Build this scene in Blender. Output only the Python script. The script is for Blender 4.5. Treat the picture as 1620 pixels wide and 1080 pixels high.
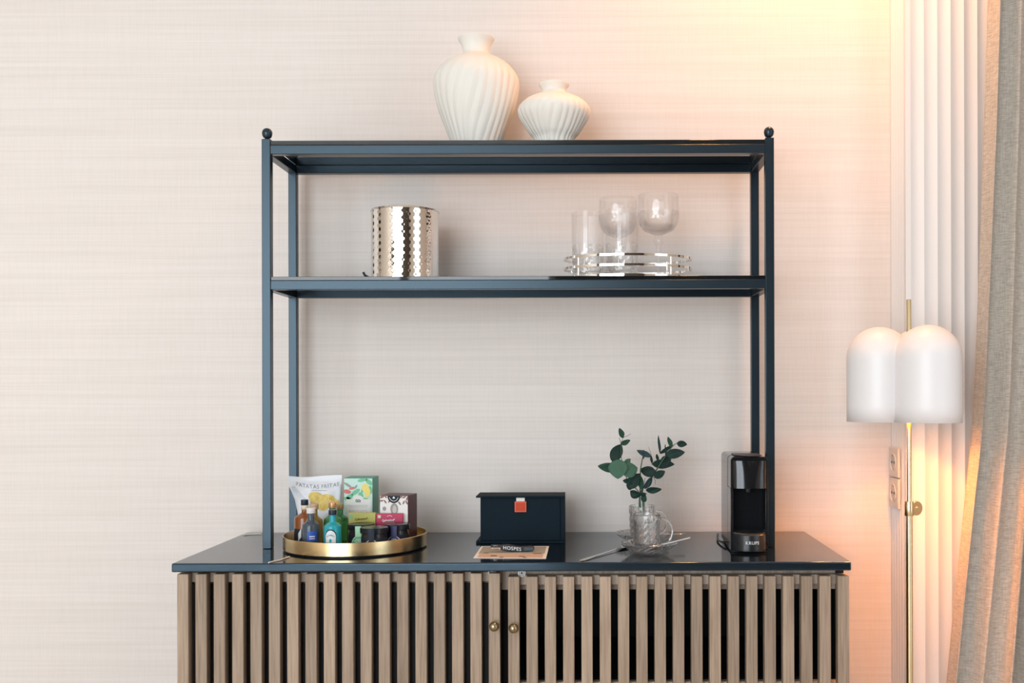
import bpy, math, random
from mathutils import Vector, Matrix
random.seed(7)
PI = math.pi
for o in list(bpy.data.objects):
    bpy.data.objects.remove(o, do_unlink=True)
scene = bpy.context.scene
COL = scene.collection

# ------------------------------------------------------------------ camera
F = 1590.0                  # focal length in pixels of the 1620 px wide frame
PX, PY = 931.0, 618.0       # principal point (shifted lens)
ROLL = math.radians(0.15)
ZT = 0.80                   # top of the sideboard
DT = 2.09                   # distance of the sideboard's front edge
ZC = ZT + 271.4 * DT / F    # camera height
cam = bpy.data.cameras.new('camera')
cam.sensor_width = 36.0
cam.lens = F / 1620.0 * 36.0
cam.shift_x = -(PX - 810.0) / 1620.0
cam.shift_y = (PY - 540.0) / 1620.0
cam.clip_start = 0.02
camo = bpy.data.objects.new('camera', cam)
camo.location = (0, 0, ZC)
camo.rotation_euler = (PI / 2, ROLL, 0)
COL.objects.link(camo)
scene.camera = camo

# ------------------------------------------------------------------ light and exposure
vs = scene.view_settings
vs.view_transform = 'Standard'
vs.look = 'None'
vs.gamma = 1.0
vs.use_curve_mapping = False
vs.exposure = 0.06
# light paths: many layers of clear glass stand behind one another
scene.cycles.transparent_max_bounces = 48
scene.cycles.max_bounces = 16
scene.cycles.transmission_bounces = 16
world = bpy.data.worlds.new('world')
scene.world = world
world.use_nodes = True
world.node_tree.nodes['Background'].inputs[0].default_value = (0.80, 0.90, 1.0, 1)
world.node_tree.nodes['Background'].inputs[1].default_value = 1.0

def area(name, loc, rot, sx, sy, power, color):
    l = bpy.data.lights.new(name, 'AREA')
    l.shape = 'RECTANGLE'; l.size = sx; l.size_y = sy
    l.energy = power; l.color = color
    o = bpy.data.objects.new(name, l); o.location = loc; o.rotation_euler = rot
    COL.objects.link(o)
    return o
YR = -2.80                  # rear wall of the room, behind the camera
# daylight outside the big window behind the camera and the small one on the right
area('window_daylight', (-1.90, YR - 0.12, 1.45), (PI / 2, 0, 0), 3.4, 2.9, 212, (0.86, 0.94, 1.0))
area('window_daylight_right', (1.95 + 0.12, 0.28, 1.45), (PI / 2, 0, PI / 2), 1.5, 2.8, 13, (0.82, 0.92, 1.0))
# warm recessed ceiling spot near the wall
sp = bpy.data.lights.new('ceiling_spot', 'SPOT')
sp.energy = 76; sp.color = (1.0, 0.40, 0.10); sp.spot_size = math.radians(125); sp.spot_blend = 1.0
sp.shadow_soft_size = 0.07
spo = bpy.data.objects.new('ceiling_spot', sp); spo.location = (0.60, 2.23, 2.86)
COL.objects.link(spo)

# ------------------------------------------------------------------ helpers
CA, SA = math.cos(ROLL), math.sin(ROLL)
def uvp(px, py):
    dx, dy = px - PX, py - PY
    return dx * CA - dy * SA, dx * SA + dy * CA
def W(px, py, D):
    u, v = uvp(px, py)
    return Vector((u * D / F, D, ZC - v * D / F))
def XW(px, D, py=618): return W(px, py, D).x
def ZW(py, D, px=931): return W(px, py, D).z

class G:
    def __init__(s): s.v = []; s.f = []
    def add(s, vs_, fs_):
        n = len(s.v); s.v += [tuple(p) for p in vs_]; s.f += [tuple(i + n for i in f) for f in fs_]
        return s
    def box(s, x0, x1, y0, y1, z0, z1):
        return s.add([(x0,y0,z0),(x1,y0,z0),(x1,y1,z0),(x0,y1,z0),(x0,y0,z1),(x1,y0,z1),(x1,y1,z1),(x0,y1,z1)],
                     [(0,3,2,1),(4,5,6,7),(0,1,5,4),(1,2,6,5),(2,3,7,6),(3,0,4,7)])
    def prism(s, poly, a0, a1, axis='z'):
        # poly: counter-clockwise 2D points; extruded along axis
        n = len(poly)
        def p3(p, a):
            if axis == 'z': return (p[0], p[1], a)
            if axis == 'y': return (p[0], a, p[1])
            return (a, p[0], p[1])
        vs_ = [p3(p, a0) for p in poly] + [p3(p, a1) for p in poly]
        fs_ = [tuple(range(n))[::-1], tuple(range(n, 2 * n))]
        fs_ += [(i, (i + 1) % n, n + (i + 1) % n, n + i) for i in range(n)]
        if axis == 'y': fs_ = [f[::-1] for f in fs_]
        return s.add(vs_, fs_)
    def lathe(s, prof, seg=32, c=(0, 0, 0), fn=None, sy=1.0):
        vs_ = []; idx = []
        for k, (r, z) in enumerate(prof):
            if r <= 1e-7:
                idx.append([len(vs_)]); vs_.append((c[0], c[1], c[2] + z))
            else:
                row = []
                for i in range(seg):
                    a = 2 * PI * i / seg
                    rr = fn(r, a, z, k) if fn else r
                    row.append(len(vs_)); vs_.append((c[0] + rr * math.cos(a), c[1] + sy * rr * math.sin(a), c[2] + z))
                idx.append(row)
        fs_ = []
        for A, B in zip(idx, idx[1:]):
            if len(A) == 1 and len(B) == 1: continue
            for i in range(seg):
                j = (i + 1) % seg
                if len(A) == 1: fs_.append((A[0], B[j], B[i]))
                elif len(B) == 1: fs_.append((A[i], A[j], B[0]))
                else: fs_.append((A[i], A[j], B[j], B[i]))
        return s.add(vs_, fs_)
    def tube(s, path, r, seg=10, closed=False, flat=1.0):
        P = [Vector(p) for p in path]; n = len(P)
        R = r if isinstance(r, (list, tuple)) else [r] * n
        vs_ = []; up = None
        for i in range(n):
            if closed: t = P[(i + 1) % n] - P[i - 1]
            else: t = P[min(i + 1, n - 1)] - P[max(i - 1, 0)]
            t.normalize()
            if up is None:
                up = Vector((0, 0, 1)) if abs(t.z) < 0.9 else Vector((1, 0, 0))
            up = (up - t * up.dot(t)); up.normalize()
            sd = t.cross(up)
            for k in range(seg):
                a = 2 * PI * k / seg
                vs_.append(P[i] + sd * (R[i] * math.cos(a)) + up * (R[i] * flat * math.sin(a)))
        fs_ = []
        m = n if closed else n - 1
        for i in range(m):
            for k in range(seg):
                a, b = i * seg + k, i * seg + (k + 1) % seg
                c_, d = ((i + 1) % n) * seg + (k + 1) % seg, ((i + 1) % n) * seg + k
                fs_.append((a, d, c_, b))
        if not closed:
            fs_.append(tuple(range(seg))); fs_.append(tuple(range((n - 1) * seg, n * seg))[::-1])
        return s.add(vs_, fs_)
    def ball(s, c, r, seg=20, rings=12, sz=1.0):
        prof = [(r * math.sin(PI * k / rings), -r * sz * math.cos(PI * k / rings)) for k in range(rings + 1)]
        prof[0] = (0, -r * sz); prof[-1] = (0, r * sz)
        return s.lathe(prof, seg, c)
    def cylx(s, c, r, x0, x1, seg=24):
        return s.prism([(c[0] + r * math.cos(2 * PI * i / seg), c[1] + r * math.sin(2 * PI * i / seg)) for i in range(seg)], x0, x1, 'x')
    def face(s, pts): return s.add(pts, [tuple(range(len(pts)))])
    def disc_front(s, cx, cz, rx, rz, y, rot=0, n=20, t0=0, t1=2 * PI):
        pts = []
        full = abs(t1 - t0 - 2 * PI) < 1e-6
        for i in range(n if full else n + 1):
            a = t0 + (t1 - t0) * i / n
            px, pz = rx * math.cos(a), rz * math.sin(a)
            pts.append((cx + px * math.cos(rot) - pz * math.sin(rot), y, cz + px * math.sin(rot) + pz * math.cos(rot)))
        return s.face(pts)
    def rect_front(s, x0, x1, z0, z1, y):
        return s.face([(x0, y, z0), (x1, y, z0), (x1, y, z1), (x0, y, z1)])
    def patch(s, r, a0, a1, z0, z1, n=14, c=(0, 0, 0), sy=1.0):
        # piece of a label on a cylinder; z0/z1 numbers or functions of t in 0..1
        vs_ = []
        for i in range(n + 1):
            t = i / n; a = a0 + (a1 - a0) * t
            za = z0(t) if callable(z0) else z0; zb = z1(t) if callable(z1) else z1
            x, y = c[0] + r * math.cos(a), c[1] + sy * r * math.sin(a)
            vs_ += [(x, y, c[2] + za), (x, y, c[2] + zb)]
        return s.add(vs_, [(2 * i, 2 * i + 2, 2 * i + 3, 2 * i + 1) for i in range(n)])
    def build(s, name, mat, parent=None, loc=(0, 0, 0), rot=None, sharp=35, bevel=0, bseg=2, solid=0):
        m = bpy.data.meshes.new(name)
        m.from_pydata(s.v, [], s.f)
        m.update()
        m.materials.append(mat)
        if sharp:
            m.shade_smooth(); m.set_sharp_from_angle(angle=math.radians(sharp))
        o = bpy.data.objects.new(name, m)
        COL.objects.link(o)
        o.location = loc
        if rot: o.rotation_euler = rot
        if parent: o.parent = parent
        if solid:
            md = o.modifiers.new('thickness', 'SOLIDIFY'); md.thickness = solid; md.offset = -1
        if bevel:
            md = o.modifiers.new('bevel', 'BEVEL'); md.width = bevel; md.segments = bseg; md.limit_method = 'ANGLE'
        return o

def tag(o, label, cat, group=None):
    o['label'] = label; o['category'] = cat
    if group: o['group'] = group
    return o
def thing(name, label, cat, loc, rotz=0, group=None):
    o = bpy.data.objects.new(name, None); COL.objects.link(o)
    o.location = loc; o.rotation_euler = (0, 0, rotz); o.empty_display_size = 0.05
    return tag(o, label, cat, group)
def struct(o): o['kind'] = 'structure'; return o
def copy_part(o, parent, loc=None):
    c = o.copy(); COL.objects.link(c); c.parent = parent
    if loc is not None: c.location = loc
    return c
def shift(pts, d): return [(p[0] + d[0], p[1] + d[1], p[2] + d[2]) for p in pts]

def text_geo(s, size, spacing=1.0):
    cu = bpy.data.curves.new('t', 'FONT'); cu.body = s; cu.size = size
    cu.align_x = 'CENTER'; cu.align_y = 'CENTER'; cu.space_character = spacing; cu.resolution_u = 3
    o = bpy.data.objects.new('t', cu); COL.objects.link(o)
    bpy.context.view_layer.update()
    m = bpy.data.meshes.new_from_object(o.evaluated_get(bpy.context.evaluated_depsgraph_get()))
    vs_ = [tuple(v.co) for v in m.vertices]; fs_ = [tuple(p.vertices) for p in m.polygons]
    bpy.data.objects.remove(o, do_unlink=True); bpy.data.curves.remove(cu); bpy.data.meshes.remove(m)
    return vs_, fs_
def text_obj(name, s, size, mat, parent, mapfn, spacing=1.0):
    vs_, fs_ = text_geo(s, size, spacing)
    g = G(); g.add([mapfn(v[0], v[1]) for v in vs_], fs_)
    return g.build(name, mat, parent, sharp=0)

# ------------------------------------------------------------------ materials
def mat(name, color, rough=0.5, metal=0.0, spec=0.5, trans=0.0, ior=1.5, coat=0.0, emit=None, estr=0.0, sheen=0.0):
    m = bpy.data.materials.new(name); m.use_nodes = True
    b = m.node_tree.nodes['Principled BSDF']
    b.inputs['Base Color'].default_value = (*color, 1)
    b.inputs['Roughness'].default_value = rough
    b.inputs['Metallic'].default_value = metal
    b.inputs['Specular IOR Level'].default_value = spec
    b.inputs['Transmission Weight'].default_value = trans
    b.inputs['IOR'].default_value = ior
    b.inputs['Coat Weight'].default_value = coat
    b.inputs['Sheen Weight'].default_value = sheen
    if emit:
        b.inputs['Emission Color'].default_value = (*emit, 1); b.inputs['Emission Strength'].default_value = estr
    return m
def nodes(m): return m.node_tree.nodes, m.node_tree.links, m.node_tree.nodes['Principled BSDF']
def noise(m, scale, mapscale, detail=3, coord='Object', rough=0.55):
    n, l, b = nodes(m)
    tc = n.new('ShaderNodeTexCoord'); mp = n.new('ShaderNodeMapping'); t = n.new('ShaderNodeTexNoise')
    mp.inputs['Scale'].default_value = mapscale
    t.inputs['Scale'].default_value = scale; t.inputs['Detail'].default_value = detail; t.inputs['Roughness'].default_value = rough
    l.new(tc.outputs[coord], mp.inputs['Vector']); l.new(mp.outputs[0], t.inputs['Vector'])
    return t
def ramp(m, fac, c0, c1, p0=0.3, p1=0.7):
    n, l, b = nodes(m)
    r = n.new('ShaderNodeValToRGB')
    r.color_ramp.elements[0].position = p0; r.color_ramp.elements[1].position = p1
    r.color_ramp.elements[0].color = (*c0, 1); r.color_ramp.elements[1].color = (*c1, 1)
    l.new(fac, r.inputs[0]); return r
def mult(m, a, b_, fac=1.0):
    n, l, b = nodes(m)
    x = n.new('ShaderNodeMix'); x.data_type = 'RGBA'; x.blend_type = 'MULTIPLY'; x.inputs[0].default_value = fac
    l.new(a, x.inputs[6]); l.new(b_, x.inputs[7]); return x
def bump(m, h, strength, dist=0.001):
    n, l, b = nodes(m)
    bp = n.new('ShaderNodeBump'); bp.inputs['Strength'].default_value = strength; bp.inputs['Distance'].default_value = dist
    l.new(h, bp.inputs['Height']); l.new(bp.outputs[0], b.inputs['Normal'])

# wallpaper: horizontal silky slubs with a faint vertical weave
M_wall = mat('wallpaper', (0.74, 0.69, 0.65), 0.75, spec=0.25)
def wallpaper():
    n, l, b = nodes(M_wall)
    a = noise(M_wall, 1.0, (2.2, 1, 190), 4); a2 = noise(M_wall, 1.0, (0.9, 1, 45), 3); v = noise(M_wall, 1.0, (330, 1, 14), 2)
    r1 = ramp(M_wall, a.outputs[0], (0.945, 0.94, 0.93), (1, 1, 1), 0.32, 0.6)
    r2 = ramp(M_wall, a2.outputs[0], (0.965, 0.96, 0.955), (1, 1, 1), 0.3, 0.65)
    r3 = ramp(M_wall, v.outputs[0], (0.98, 0.975, 0.97), (1, 1, 1), 0.35, 0.6)
    base = n.new('ShaderNodeRGB'); base.outputs[0].default_value = (0.80, 0.738, 0.698, 1)
    x = mult(M_wall, base.outputs[0], r1.outputs[0]); x = mult(M_wall, x.outputs[2], r2.outputs[0]); x = mult(M_wall, x.outputs[2], r3.outputs[0])
    l.new(x.outputs[2], b.inputs['Base Color'])
    bump(M_wall, a.outputs[0], 0.15, 0.001)
wallpaper()
M_white = mat('white_paint', (0.78, 0.765, 0.75), 0.45, spec=0.3)
M_ceil = mat('ceiling_paint', (0.80, 0.79, 0.77), 0.8)
M_rear = mat('dark_wood_wall', (0.10, 0.075, 0.055), 0.5)
M_side = mat('beige_wall', (0.62, 0.52, 0.43), 0.7)
M_floor = mat('oak_floor', (0.55, 0.46, 0.37), 0.45)
t_ = noise(M_floor, 2.0, (1, 12, 1), 5); r_ = ramp(M_floor, t_.outputs[0], (0.52, 0.43, 0.34), (0.64, 0.54, 0.44))
M_floor.node_tree.links.new(r_.outputs[0], M_floor.node_tree.nodes['Principled BSDF'].inputs['Base Color'])
M_frame = mat('blue_black_metal', (0.005, 0.010, 0.016), 0.30, spec=0.7)
M_frame.node_tree.nodes['Principled BSDF'].inputs['Specular Tint'].default_value = (0.62, 0.84, 1.0, 1)
M_lacq = mat('black_lacquer', (0.005, 0.010, 0.017), 0.10, spec=1.0)
M_lacq.node_tree.nodes['Principled BSDF'].inputs['Specular Tint'].default_value = (0.50, 0.76, 1.0, 1)
M_bglass = mat('smoked_glass', (0.006, 0.009, 0.012), 0.03, spec=0.6)
def oak(name, c0, c1):
    m = mat(name, c0, 0.6, spec=0.3); n, l, b = nodes(m)
    oi = n.new('ShaderNodeObjectInfo'); tc = n.new('ShaderNodeTexCoord'); ad = n.new('ShaderNodeVectorMath'); ad.operation = 'ADD'
    sc = n.new('ShaderNodeVectorMath'); sc.operation = 'SCALE'; sc.inputs[3].default_value = 13.0
    cmb = n.new('ShaderNodeCombineXYZ')
    for k in range(3): l.new(oi.outputs['Random'], cmb.inputs[k])
    l.new(cmb.outputs[0], sc.inputs[0]); l.new(tc.outputs['Object'], ad.inputs[0]); l.new(sc.outputs[0], ad.inputs[1])
    mp = n.new('ShaderNodeMapping'); mp.inputs['Scale'].default_value = (260, 260, 9); l.new(ad.outputs[0], mp.inputs[0])
    t = n.new('ShaderNodeTexNoise'); t.inputs['Scale'].default_value = 1.0; t.inputs['Detail'].default_value = 5; l.new(mp.outputs[0], t.inputs['Vector'])
    mp2 = n.new('ShaderNodeMapping'); mp2.inputs['Scale'].default_value = (40, 40, 5); l.new(ad.outputs[0], mp2.inputs[0])
    t2 = n.new('ShaderNodeTexNoise'); t2.inputs['Scale'].default_value = 1.0; t2.inputs['Detail'].default_value = 3; l.new(mp2.outputs[0], t2.inputs['Vector'])
    r1 = ramp(m, t.outputs[0], (0.74, 0.72, 0.70), (1, 1, 1), 0.35, 0.6)
    r2 = ramp(m, t2.outputs[0], c0, c1, 0.3, 0.7)
    hv = n.new('ShaderNodeHueSaturation'); mr = n.new('ShaderNodeMapRange'); mr.inputs[3].default_value = 0.82; mr.inputs[4].default_value = 1.18
    l.new(oi.outputs['Random'], mr.inputs[0]); l.new(mr.outputs[0], hv.inputs['Value'])
    l.new(r2.outputs[0], hv.inputs['Color'])
    x = mult(m, hv.outputs[0], r1.outputs[0]); l.new(x.outputs[2], b.inputs['Base Color'])
    bump(m, t.outputs[0], 0.25, 0.0006)
    return m
M_oak = oak('greyed_oak', (0.325, 0.24, 0.175), (0.40, 0.305, 0.225))
M_oakr = oak('greyed_oak_rail', (0.40, 0.32, 0.26), (0.52, 0.43, 0.35))
M_mesh = mat('dark_grey_cloth', (0.035, 0.036, 0.040), 0.9)
M_black = mat('black_interior', (0.004, 0.004, 0.005), 0.8)
M_abrass = mat('antique_brass', (0.33, 0.27, 0.17), 0.28, metal=1.0)
M_brass = mat('brushed_brass', (0.78, 0.60, 0.33), 0.24, metal=1.0)
M_lbrass = mat('lamp_brass', (0.86, 0.72, 0.45), 0.2, metal=1.0)
M_chrome = mat('polished_steel', (0.80, 0.78, 0.75), 0.05, metal=1.0)
M_porc = mat('cream_ceramic', (0.80, 0.77, 0.71), 0.6, spec=0.3)
def thin_glass(name, refr, tint, gl=0.75, base=0.045):
    m = bpy.data.materials.new(name); m.use_nodes = True; nt = m.node_tree; nt.nodes.clear(); n = nt.nodes; l = nt.links
    out = n.new('ShaderNodeOutputMaterial'); tr = n.new('ShaderNodeBsdfTransparent'); tr.inputs[0].default_value = (*tint, 1)
    rf = n.new('ShaderNodeBsdfGlass'); rf.inputs['IOR'].default_value = 1.45; rf.inputs['Roughness'].default_value = 0.0
    go = n.new('ShaderNodeBsdfGlossy'); go.inputs['Roughness'].default_value = 0.03
    lw = n.new('ShaderNodeLayerWeight'); lw.inputs[0].default_value = 0.5
    fr = n.new('ShaderNodeMath'); fr.operation = 'POWER'; fr.inputs[1].default_value = 4.0; l.new(lw.outputs['Facing'], fr.inputs[0])
    mu = n.new('ShaderNodeMath'); mu.operation = 'MULTIPLY_ADD'; mu.inputs[1].default_value = gl; mu.inputs[2].default_value = base
    m1 = n.new('ShaderNodeMixShader'); m1.inputs[0].default_value = refr; m2 = n.new('ShaderNodeMixShader')
    l.new(tr.outputs[0], m1.inputs[1]); l.new(rf.outputs[0], m1.inputs[2])
    l.new(fr.outputs[0], mu.inputs[0]); l.new(mu.outputs[0], m2.inputs[0]); l.new(m1.outputs[0], m2.inputs[1]); l.new(go.outputs[0], m2.inputs[2]); l.new(m2.outputs[0], out.inputs[0])
    return m
M_glass = thin_glass('clear_glass', 0.03, (1, 1, 1), 0.35, 0.03)
M_crystal = thin_glass('cut_crystal', 0.65, (1, 1, 1), 0.6)
M_cut = thin_glass('cut_glass', 0.30, (1, 1, 1), 0.5, 0.07)
def cut_band(o, z0, z1):
    o.data.materials.append(M_cut)
    for p in o.data.polygons:
        if z0 < p.center.z < z1: p.material_index = 1
M_shade = mat('white_lamp_shade', (0.83, 0.81, 0.81), 0.35, spec=0.4)
M_bulb = mat('lit_bulb', (1, 0.8, 0.5), 0.4, emit=(1.0, 0.315, 0.035), estr=400)
M_cur = mat('curtain_linen', (0.36, 0.33, 0.30), 0.9, spec=0.1, sheen=0.2)
def linen():
    n, l, b = nodes(M_cur)
    a = noise(M_cur, 1.0, (60, 60, 520), 3); a2 = noise(M_cur, 1.0, (420, 420, 40), 2)
    r1 = ramp(M_cur, a.outputs[0], (0.40, 0.355, 0.30), (0.58, 0.525, 0.46), 0.33, 0.65)
    r2 = ramp(M_cur, a2.outputs[0], (0.85, 0.85, 0.85), (1, 1, 1), 0.35, 0.6)
    x = mult(M_cur, r1.outputs[0], r2.outputs[0]); l.new(x.outputs[2], b.inputs['Base Color'])
    bump(M_cur, a.outputs[0], 0.3, 0.001)
linen()
M_gblack = mat('gloss_black_plastic', (0.008, 0.009, 0.011), 0.12, spec=0.6)
M_mblack = mat('matt_black_plastic', (0.008, 0.009, 0.011), 0.45)
M_navy = mat('navy_cloth_board', (0.004, 0.012, 0.020), 0.7, spec=0.15)
M_orange = mat('orange_leather', (0.54, 0.065, 0.028), 0.6, spec=0.2)
M_orange_edge = mat('orange_leather_edge', (0.68, 0.15, 0.09), 0.6, spec=0.2)
M_paper = mat('white_paper', (0.80, 0.77, 0.72), 0.7)
M_white_print = mat('white_print', (0.85, 0.87, 0.88), 0.5)
M_leaf = [mat('leaf_dark', (0.008, 0.028, 0.021), 0.6, spec=.25), mat('leaf_mid', (0.022, 0.066, 0.042), 0.6, spec=.25), mat('leaf_pale', (0.058, 0.13, 0.085), 0.65, spec=.25), mat('leaf_blue', (0.020, 0.045, 0.050), 0.6, spec=.25)]
M_stem = mat('leaf_stem', (0.05, 0.10, 0.06), 0.6)

# ------------------------------------------------------------------ room shell
YW = 2.55
XL, XR, HC = -4.00, 1.95, 2.95
struct(G().box(XL - .1, XR + .1, YR - .1, YW + .1, -0.05, 0).build('floor', M_floor, sharp=0))
struct(G().box(XL - .1, XR + .1, YR - .1, YW + .1, HC, HC + .05).build('ceiling', M_ceil, sharp=0))
struct(G().box(XL - .1, XR + .1, YW, YW + .1, 0, HC).build('wall_back', M_wall, sharp=0))
struct(G().box(XL - .1, XL, YR, YW, 0, HC).build('wall_left', M_side, sharp=0))
WA, WB = -3.58, -0.24          # rear window
VA, VB = -0.47, 1.03          # window in the right wall (along y)
g = G().box(XR, XR + .1, YR, VA, 0, HC).box(XR, XR + .1, VB, YW, 0, HC).box(XR, XR + .1, VA, VB, 0, .02).box(XR, XR + .1, VA, VB, 2.88, HC)
struct(g.build('wall_right', M_side, sharp=0))
g = G().box(XL, WA, YR - .1, YR, 0, HC).box(WB, XR, YR - .1, YR, 0, HC).box(WA, WB, YR - .1, YR, 0, .02).box(WA, WB, YR - .1, YR, 2.88, HC)
struct(g.build('wall_rear', M_rear, sharp=0))
M_pane = bpy.data.materials.new('window_pane'); M_pane.use_nodes = True
nt = M_pane.node_tree; nt.nodes.clear()
o_ = nt.nodes.new('ShaderNodeOutputMaterial'); mx = nt.nodes.new('ShaderNodeMixShader'); tr = nt.nodes.new('ShaderNodeBsdfTransparent'); gl = nt.nodes.new('ShaderNodeBsdfGlossy')
gl.inputs['Roughness'].default_value = 0.02; mx.inputs[0].default_value = 0.06
nt.links.new(tr.outputs[0], mx.inputs[1]); nt.links.new(gl.outputs[0], mx.inputs[2]); nt.links.new(mx.outputs[0], o_.inputs[0])
def window(name, a, b, mull, rear):
    def bx(g_, u0, u1, d0, d1, z0, z1):
        return g_.box(u0, u1, YR - d1, YR - d0, z0, z1) if rear else g_.box(XR + d0, XR + d1, u0, u1, z0, z1)
    fr = G()
    bx(fr, a, a + .05, .02, .08, .02, 2.88); bx(fr, b - .05, b, .02, .08, .02, 2.88)
    bx(fr, a + .05, b - .05, .02, .08, .02, .07); bx(fr, a + .05, b - .05, .02, .08, 2.83, 2.88)
    for m_ in mull: bx(fr, m_ - .03, m_ + .03, .02, .08, .07, 2.83)
    w = struct(fr.build(name, M_white, sharp=0))
    ed_ = [a + .02] + list(mull) + [b - .02]
    for u0, u1 in zip(ed_, ed_[1:]):
        bx(G(), u0 + .03, u1 - .03, .048, .052, .07, 2.83).build('pane', M_pane, w, sharp=0)
window('window_1', WA, WB, [WA + (WB - WA) / 3, WA + 2 * (WB - WA) / 3], True)
window('window_2', VA, VB, [], False)

# fluted white pilaster beside the wallpaper
XP = XW(1409, YW); YP = XP * F / (1433.5 - PX)
fl = 0.012
tr1 = struct(G().box(XP + fl, XR - .001, YP + fl, YW - .001, 0.001, HC - .001).build('trim_1', M_white, sharp=0))
pitch = 0.0323
def flute_poly(x0, p, depth, nseg=12):
    pts = [(x0 + p * i / nseg, YP + depth * math.sin(PI * i / nseg)) for i in range(nseg + 1)]
    return pts + [(x0 + p, YP + fl), (x0, YP + fl)]
x = XP
G().prism([(XP, YP), (XP + .0125, YP), (XP + .0125, YP + fl), (XP, YP + fl)], 0.001, HC - .001).build('corner_strip', M_white, tr1, sharp=0)
x = XP + .0125
first = None
for i in range(16):
    if first is None:
        gg = G().prism([(a - x, b) for a, b in flute_poly(x, pitch, 0.0042)], 0.001, HC - .001)
        first = gg.build('flute', M_white, tr1, loc=(x, 0, 0), sharp=25)
    else: copy_part(first, tr1, (x, 0, 0))
    x += pitch
sp_ = 0.0205; y = YP + fl; first = None
nside = int((YW - YP - fl) / sp_)
for i in range(nside):
    if first is None:
        ns = 8
        pts = [(XP + .0045 * math.sin(PI * k / ns), sp_ * k / ns) for k in range(ns + 1)]
        poly = [(XP + fl, 0), (XP + fl, sp_)] + pts[::-1]
        first = G().prism(poly, 0.001, HC - .001).build('flute', M_white, tr1, loc=(0, y, 0), sharp=25)
    else: copy_part(first, tr1, (0, y, 0))
    y += sp_
G().box(XP, XP + fl, y, YW - .001, 0.001, HC - .001).build('corner_strip', M_white, tr1, sharp=0)

# ------------------------------------------------------------------ sideboard
xl = W(271, 891, DT).x; xr = W(1347, 888.4, DT).x; YB = YW - 0.006
sb = thing('sideboard', 'low oak slatted sideboard with glossy black top and two doors', 'sideboard', ((xl + xr) / 2, DT, 0))
ox, oy, oz = sb.location
T = 0.0185
G().box(xl - ox, xr - ox, 0, YB - oy, ZT - T, ZT).build('top', M_lacq, sb, bevel=0.0028, bseg=3)
DS = 2.102                      # front of the slats
bx0 = W(280, 950, DS).x; bx1 = W(1343, 950, DS).x
zb = 0.10
g = G().box(bx0 - ox, bx0 + .018 - ox, .055, YB - oy, zb, ZT - T).box(bx1 - .018 - ox, bx1 - ox, .055, YB - oy, zb, ZT - T)
g.box(bx0 + .018 - ox, bx1 - .018 - ox, YB - oy - .012, YB - oy, zb, ZT - T).box(bx0 + .018 - ox, bx1 - .018 - ox, .055, YB - oy - .012, zb, zb + .02)
xm = (W(791, 950, DS).x + W(803.7, 950, DS).x) / 2
g.box(xm - .01 - ox, xm + .01 - ox, .075, YB - oy - .012, zb + .02, ZT - T)
g.build('carcass', M_black, sb, sharp=0)
zr1 = ZW(931.5, 2.15)
G().box(bx0 + .018 - ox, bx1 - .018 - ox, .056, .074, zr1, ZT - T - .0003).build('frame_rail', M_oakr, sb, sharp=0)
G().box(bx0 + .018 - ox, bx1 - .018 - ox, .080, YB - oy - .013, 0.520, 0.538).build('inner_shelf', M_black, sb, sharp=0)
for sx_ in (bx0 + .03, bx1 - .08):
    for sy_ in (.08, .38):
        G().box(sx_ - ox, sx_ + .05 - ox, sy_, sy_ + .05, 0.0, zb).build('foot', M_lacq, sb, sharp=0)
sw = 17.7 * DS / F; pit = 29.0 * DS / F
def door(px0, n, ytop, backing, knobpx, knoby, midrail, label):
    x0 = W(px0, 950, DS).x; zt = ZW(ytop, DS, px0 + n * 14)
    pxr = px0 + 29 * (n - 1) + 17.7
    x1 = x0 + pit * (n - 1) + sw
    d = G().box(x0 - ox, x1 - ox, .034, .050, zt - .0205, zt - .001).build('door', M_oakr, sb, sharp=0)
    d['label'] = label
    first = None
    for i in range(n):
        if first is None:
            first = G().box(-sw / 2, sw / 2, 0, .022, zb + .012, zt).build('slat', M_oak, d, loc=(x0 + sw / 2 - ox, DS - oy, 0), bevel=.0008, bseg=1)
        else:
            copy_part(first, d, (x0 + sw / 2 + i * pit - ox, DS - oy + random.uniform(-.0006, .0006), 0))
    if midrail:
        z = ZW(1077, 2.13); G().box(x0 - ox, x1 - ox, .034, .050, z - .03, z).build('rail', M_oakr, d, sharp=0)
    G().box(x0 - ox, x1 - ox, .034, .050, zb + .012, zb + .035).build('rail', M_oakr, d, sharp=0)
    if backing:
        G().box(x0 - ox, x1 - ox, .0505, .0535, zb + .012, zt - .028).build('backing_cloth', M_mesh, d, sharp=0)
    k = W(knobpx, knoby, DS - .012)
    kn = [(0, 0), (.0075, 0), (.0085, .002), (.006, .004), (.005, .009), (.0075, .011), (.0096, .015), (.0102, .0195), (.0092, .024), (.006, .0275), (0, .029)]
    kg = G().lathe(kn, 28)
    ko = kg.build('knob', M_abrass, d, loc=(k.x - ox, DS - oy, k.z), rot=(PI / 2, 0, 0))
    ko['label'] = 'round antique brass knob'
    # little white roller catch on the upper edge
    return d, zt
d1, z1 = door(280, 18, 907.3, True, 782, 989.5, False, 'slatted oak door backed with dark grey cloth')
d2, z2 = door(803.7, 19, 911.5, False, 812.8, 992.3, True, 'slatted oak door with open black gaps')
for px_, d_, z_ in ((780, d1, z1), (826.5, d2, z2)):
    p = W(px_, 908, DS + .04)
    gg = G()
    for rr in (.0072, .0038):
        gg.tube([(rr * math.cos(2 * PI * i / 24), 0, rr * math.sin(2 * PI * i / 24)) for i in range(24)], .0011, 6, closed=True)
    c = gg.build('roller_catch', M_white_print, sb, loc=(p.x - ox, .030, ZT - T - .0087))

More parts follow.
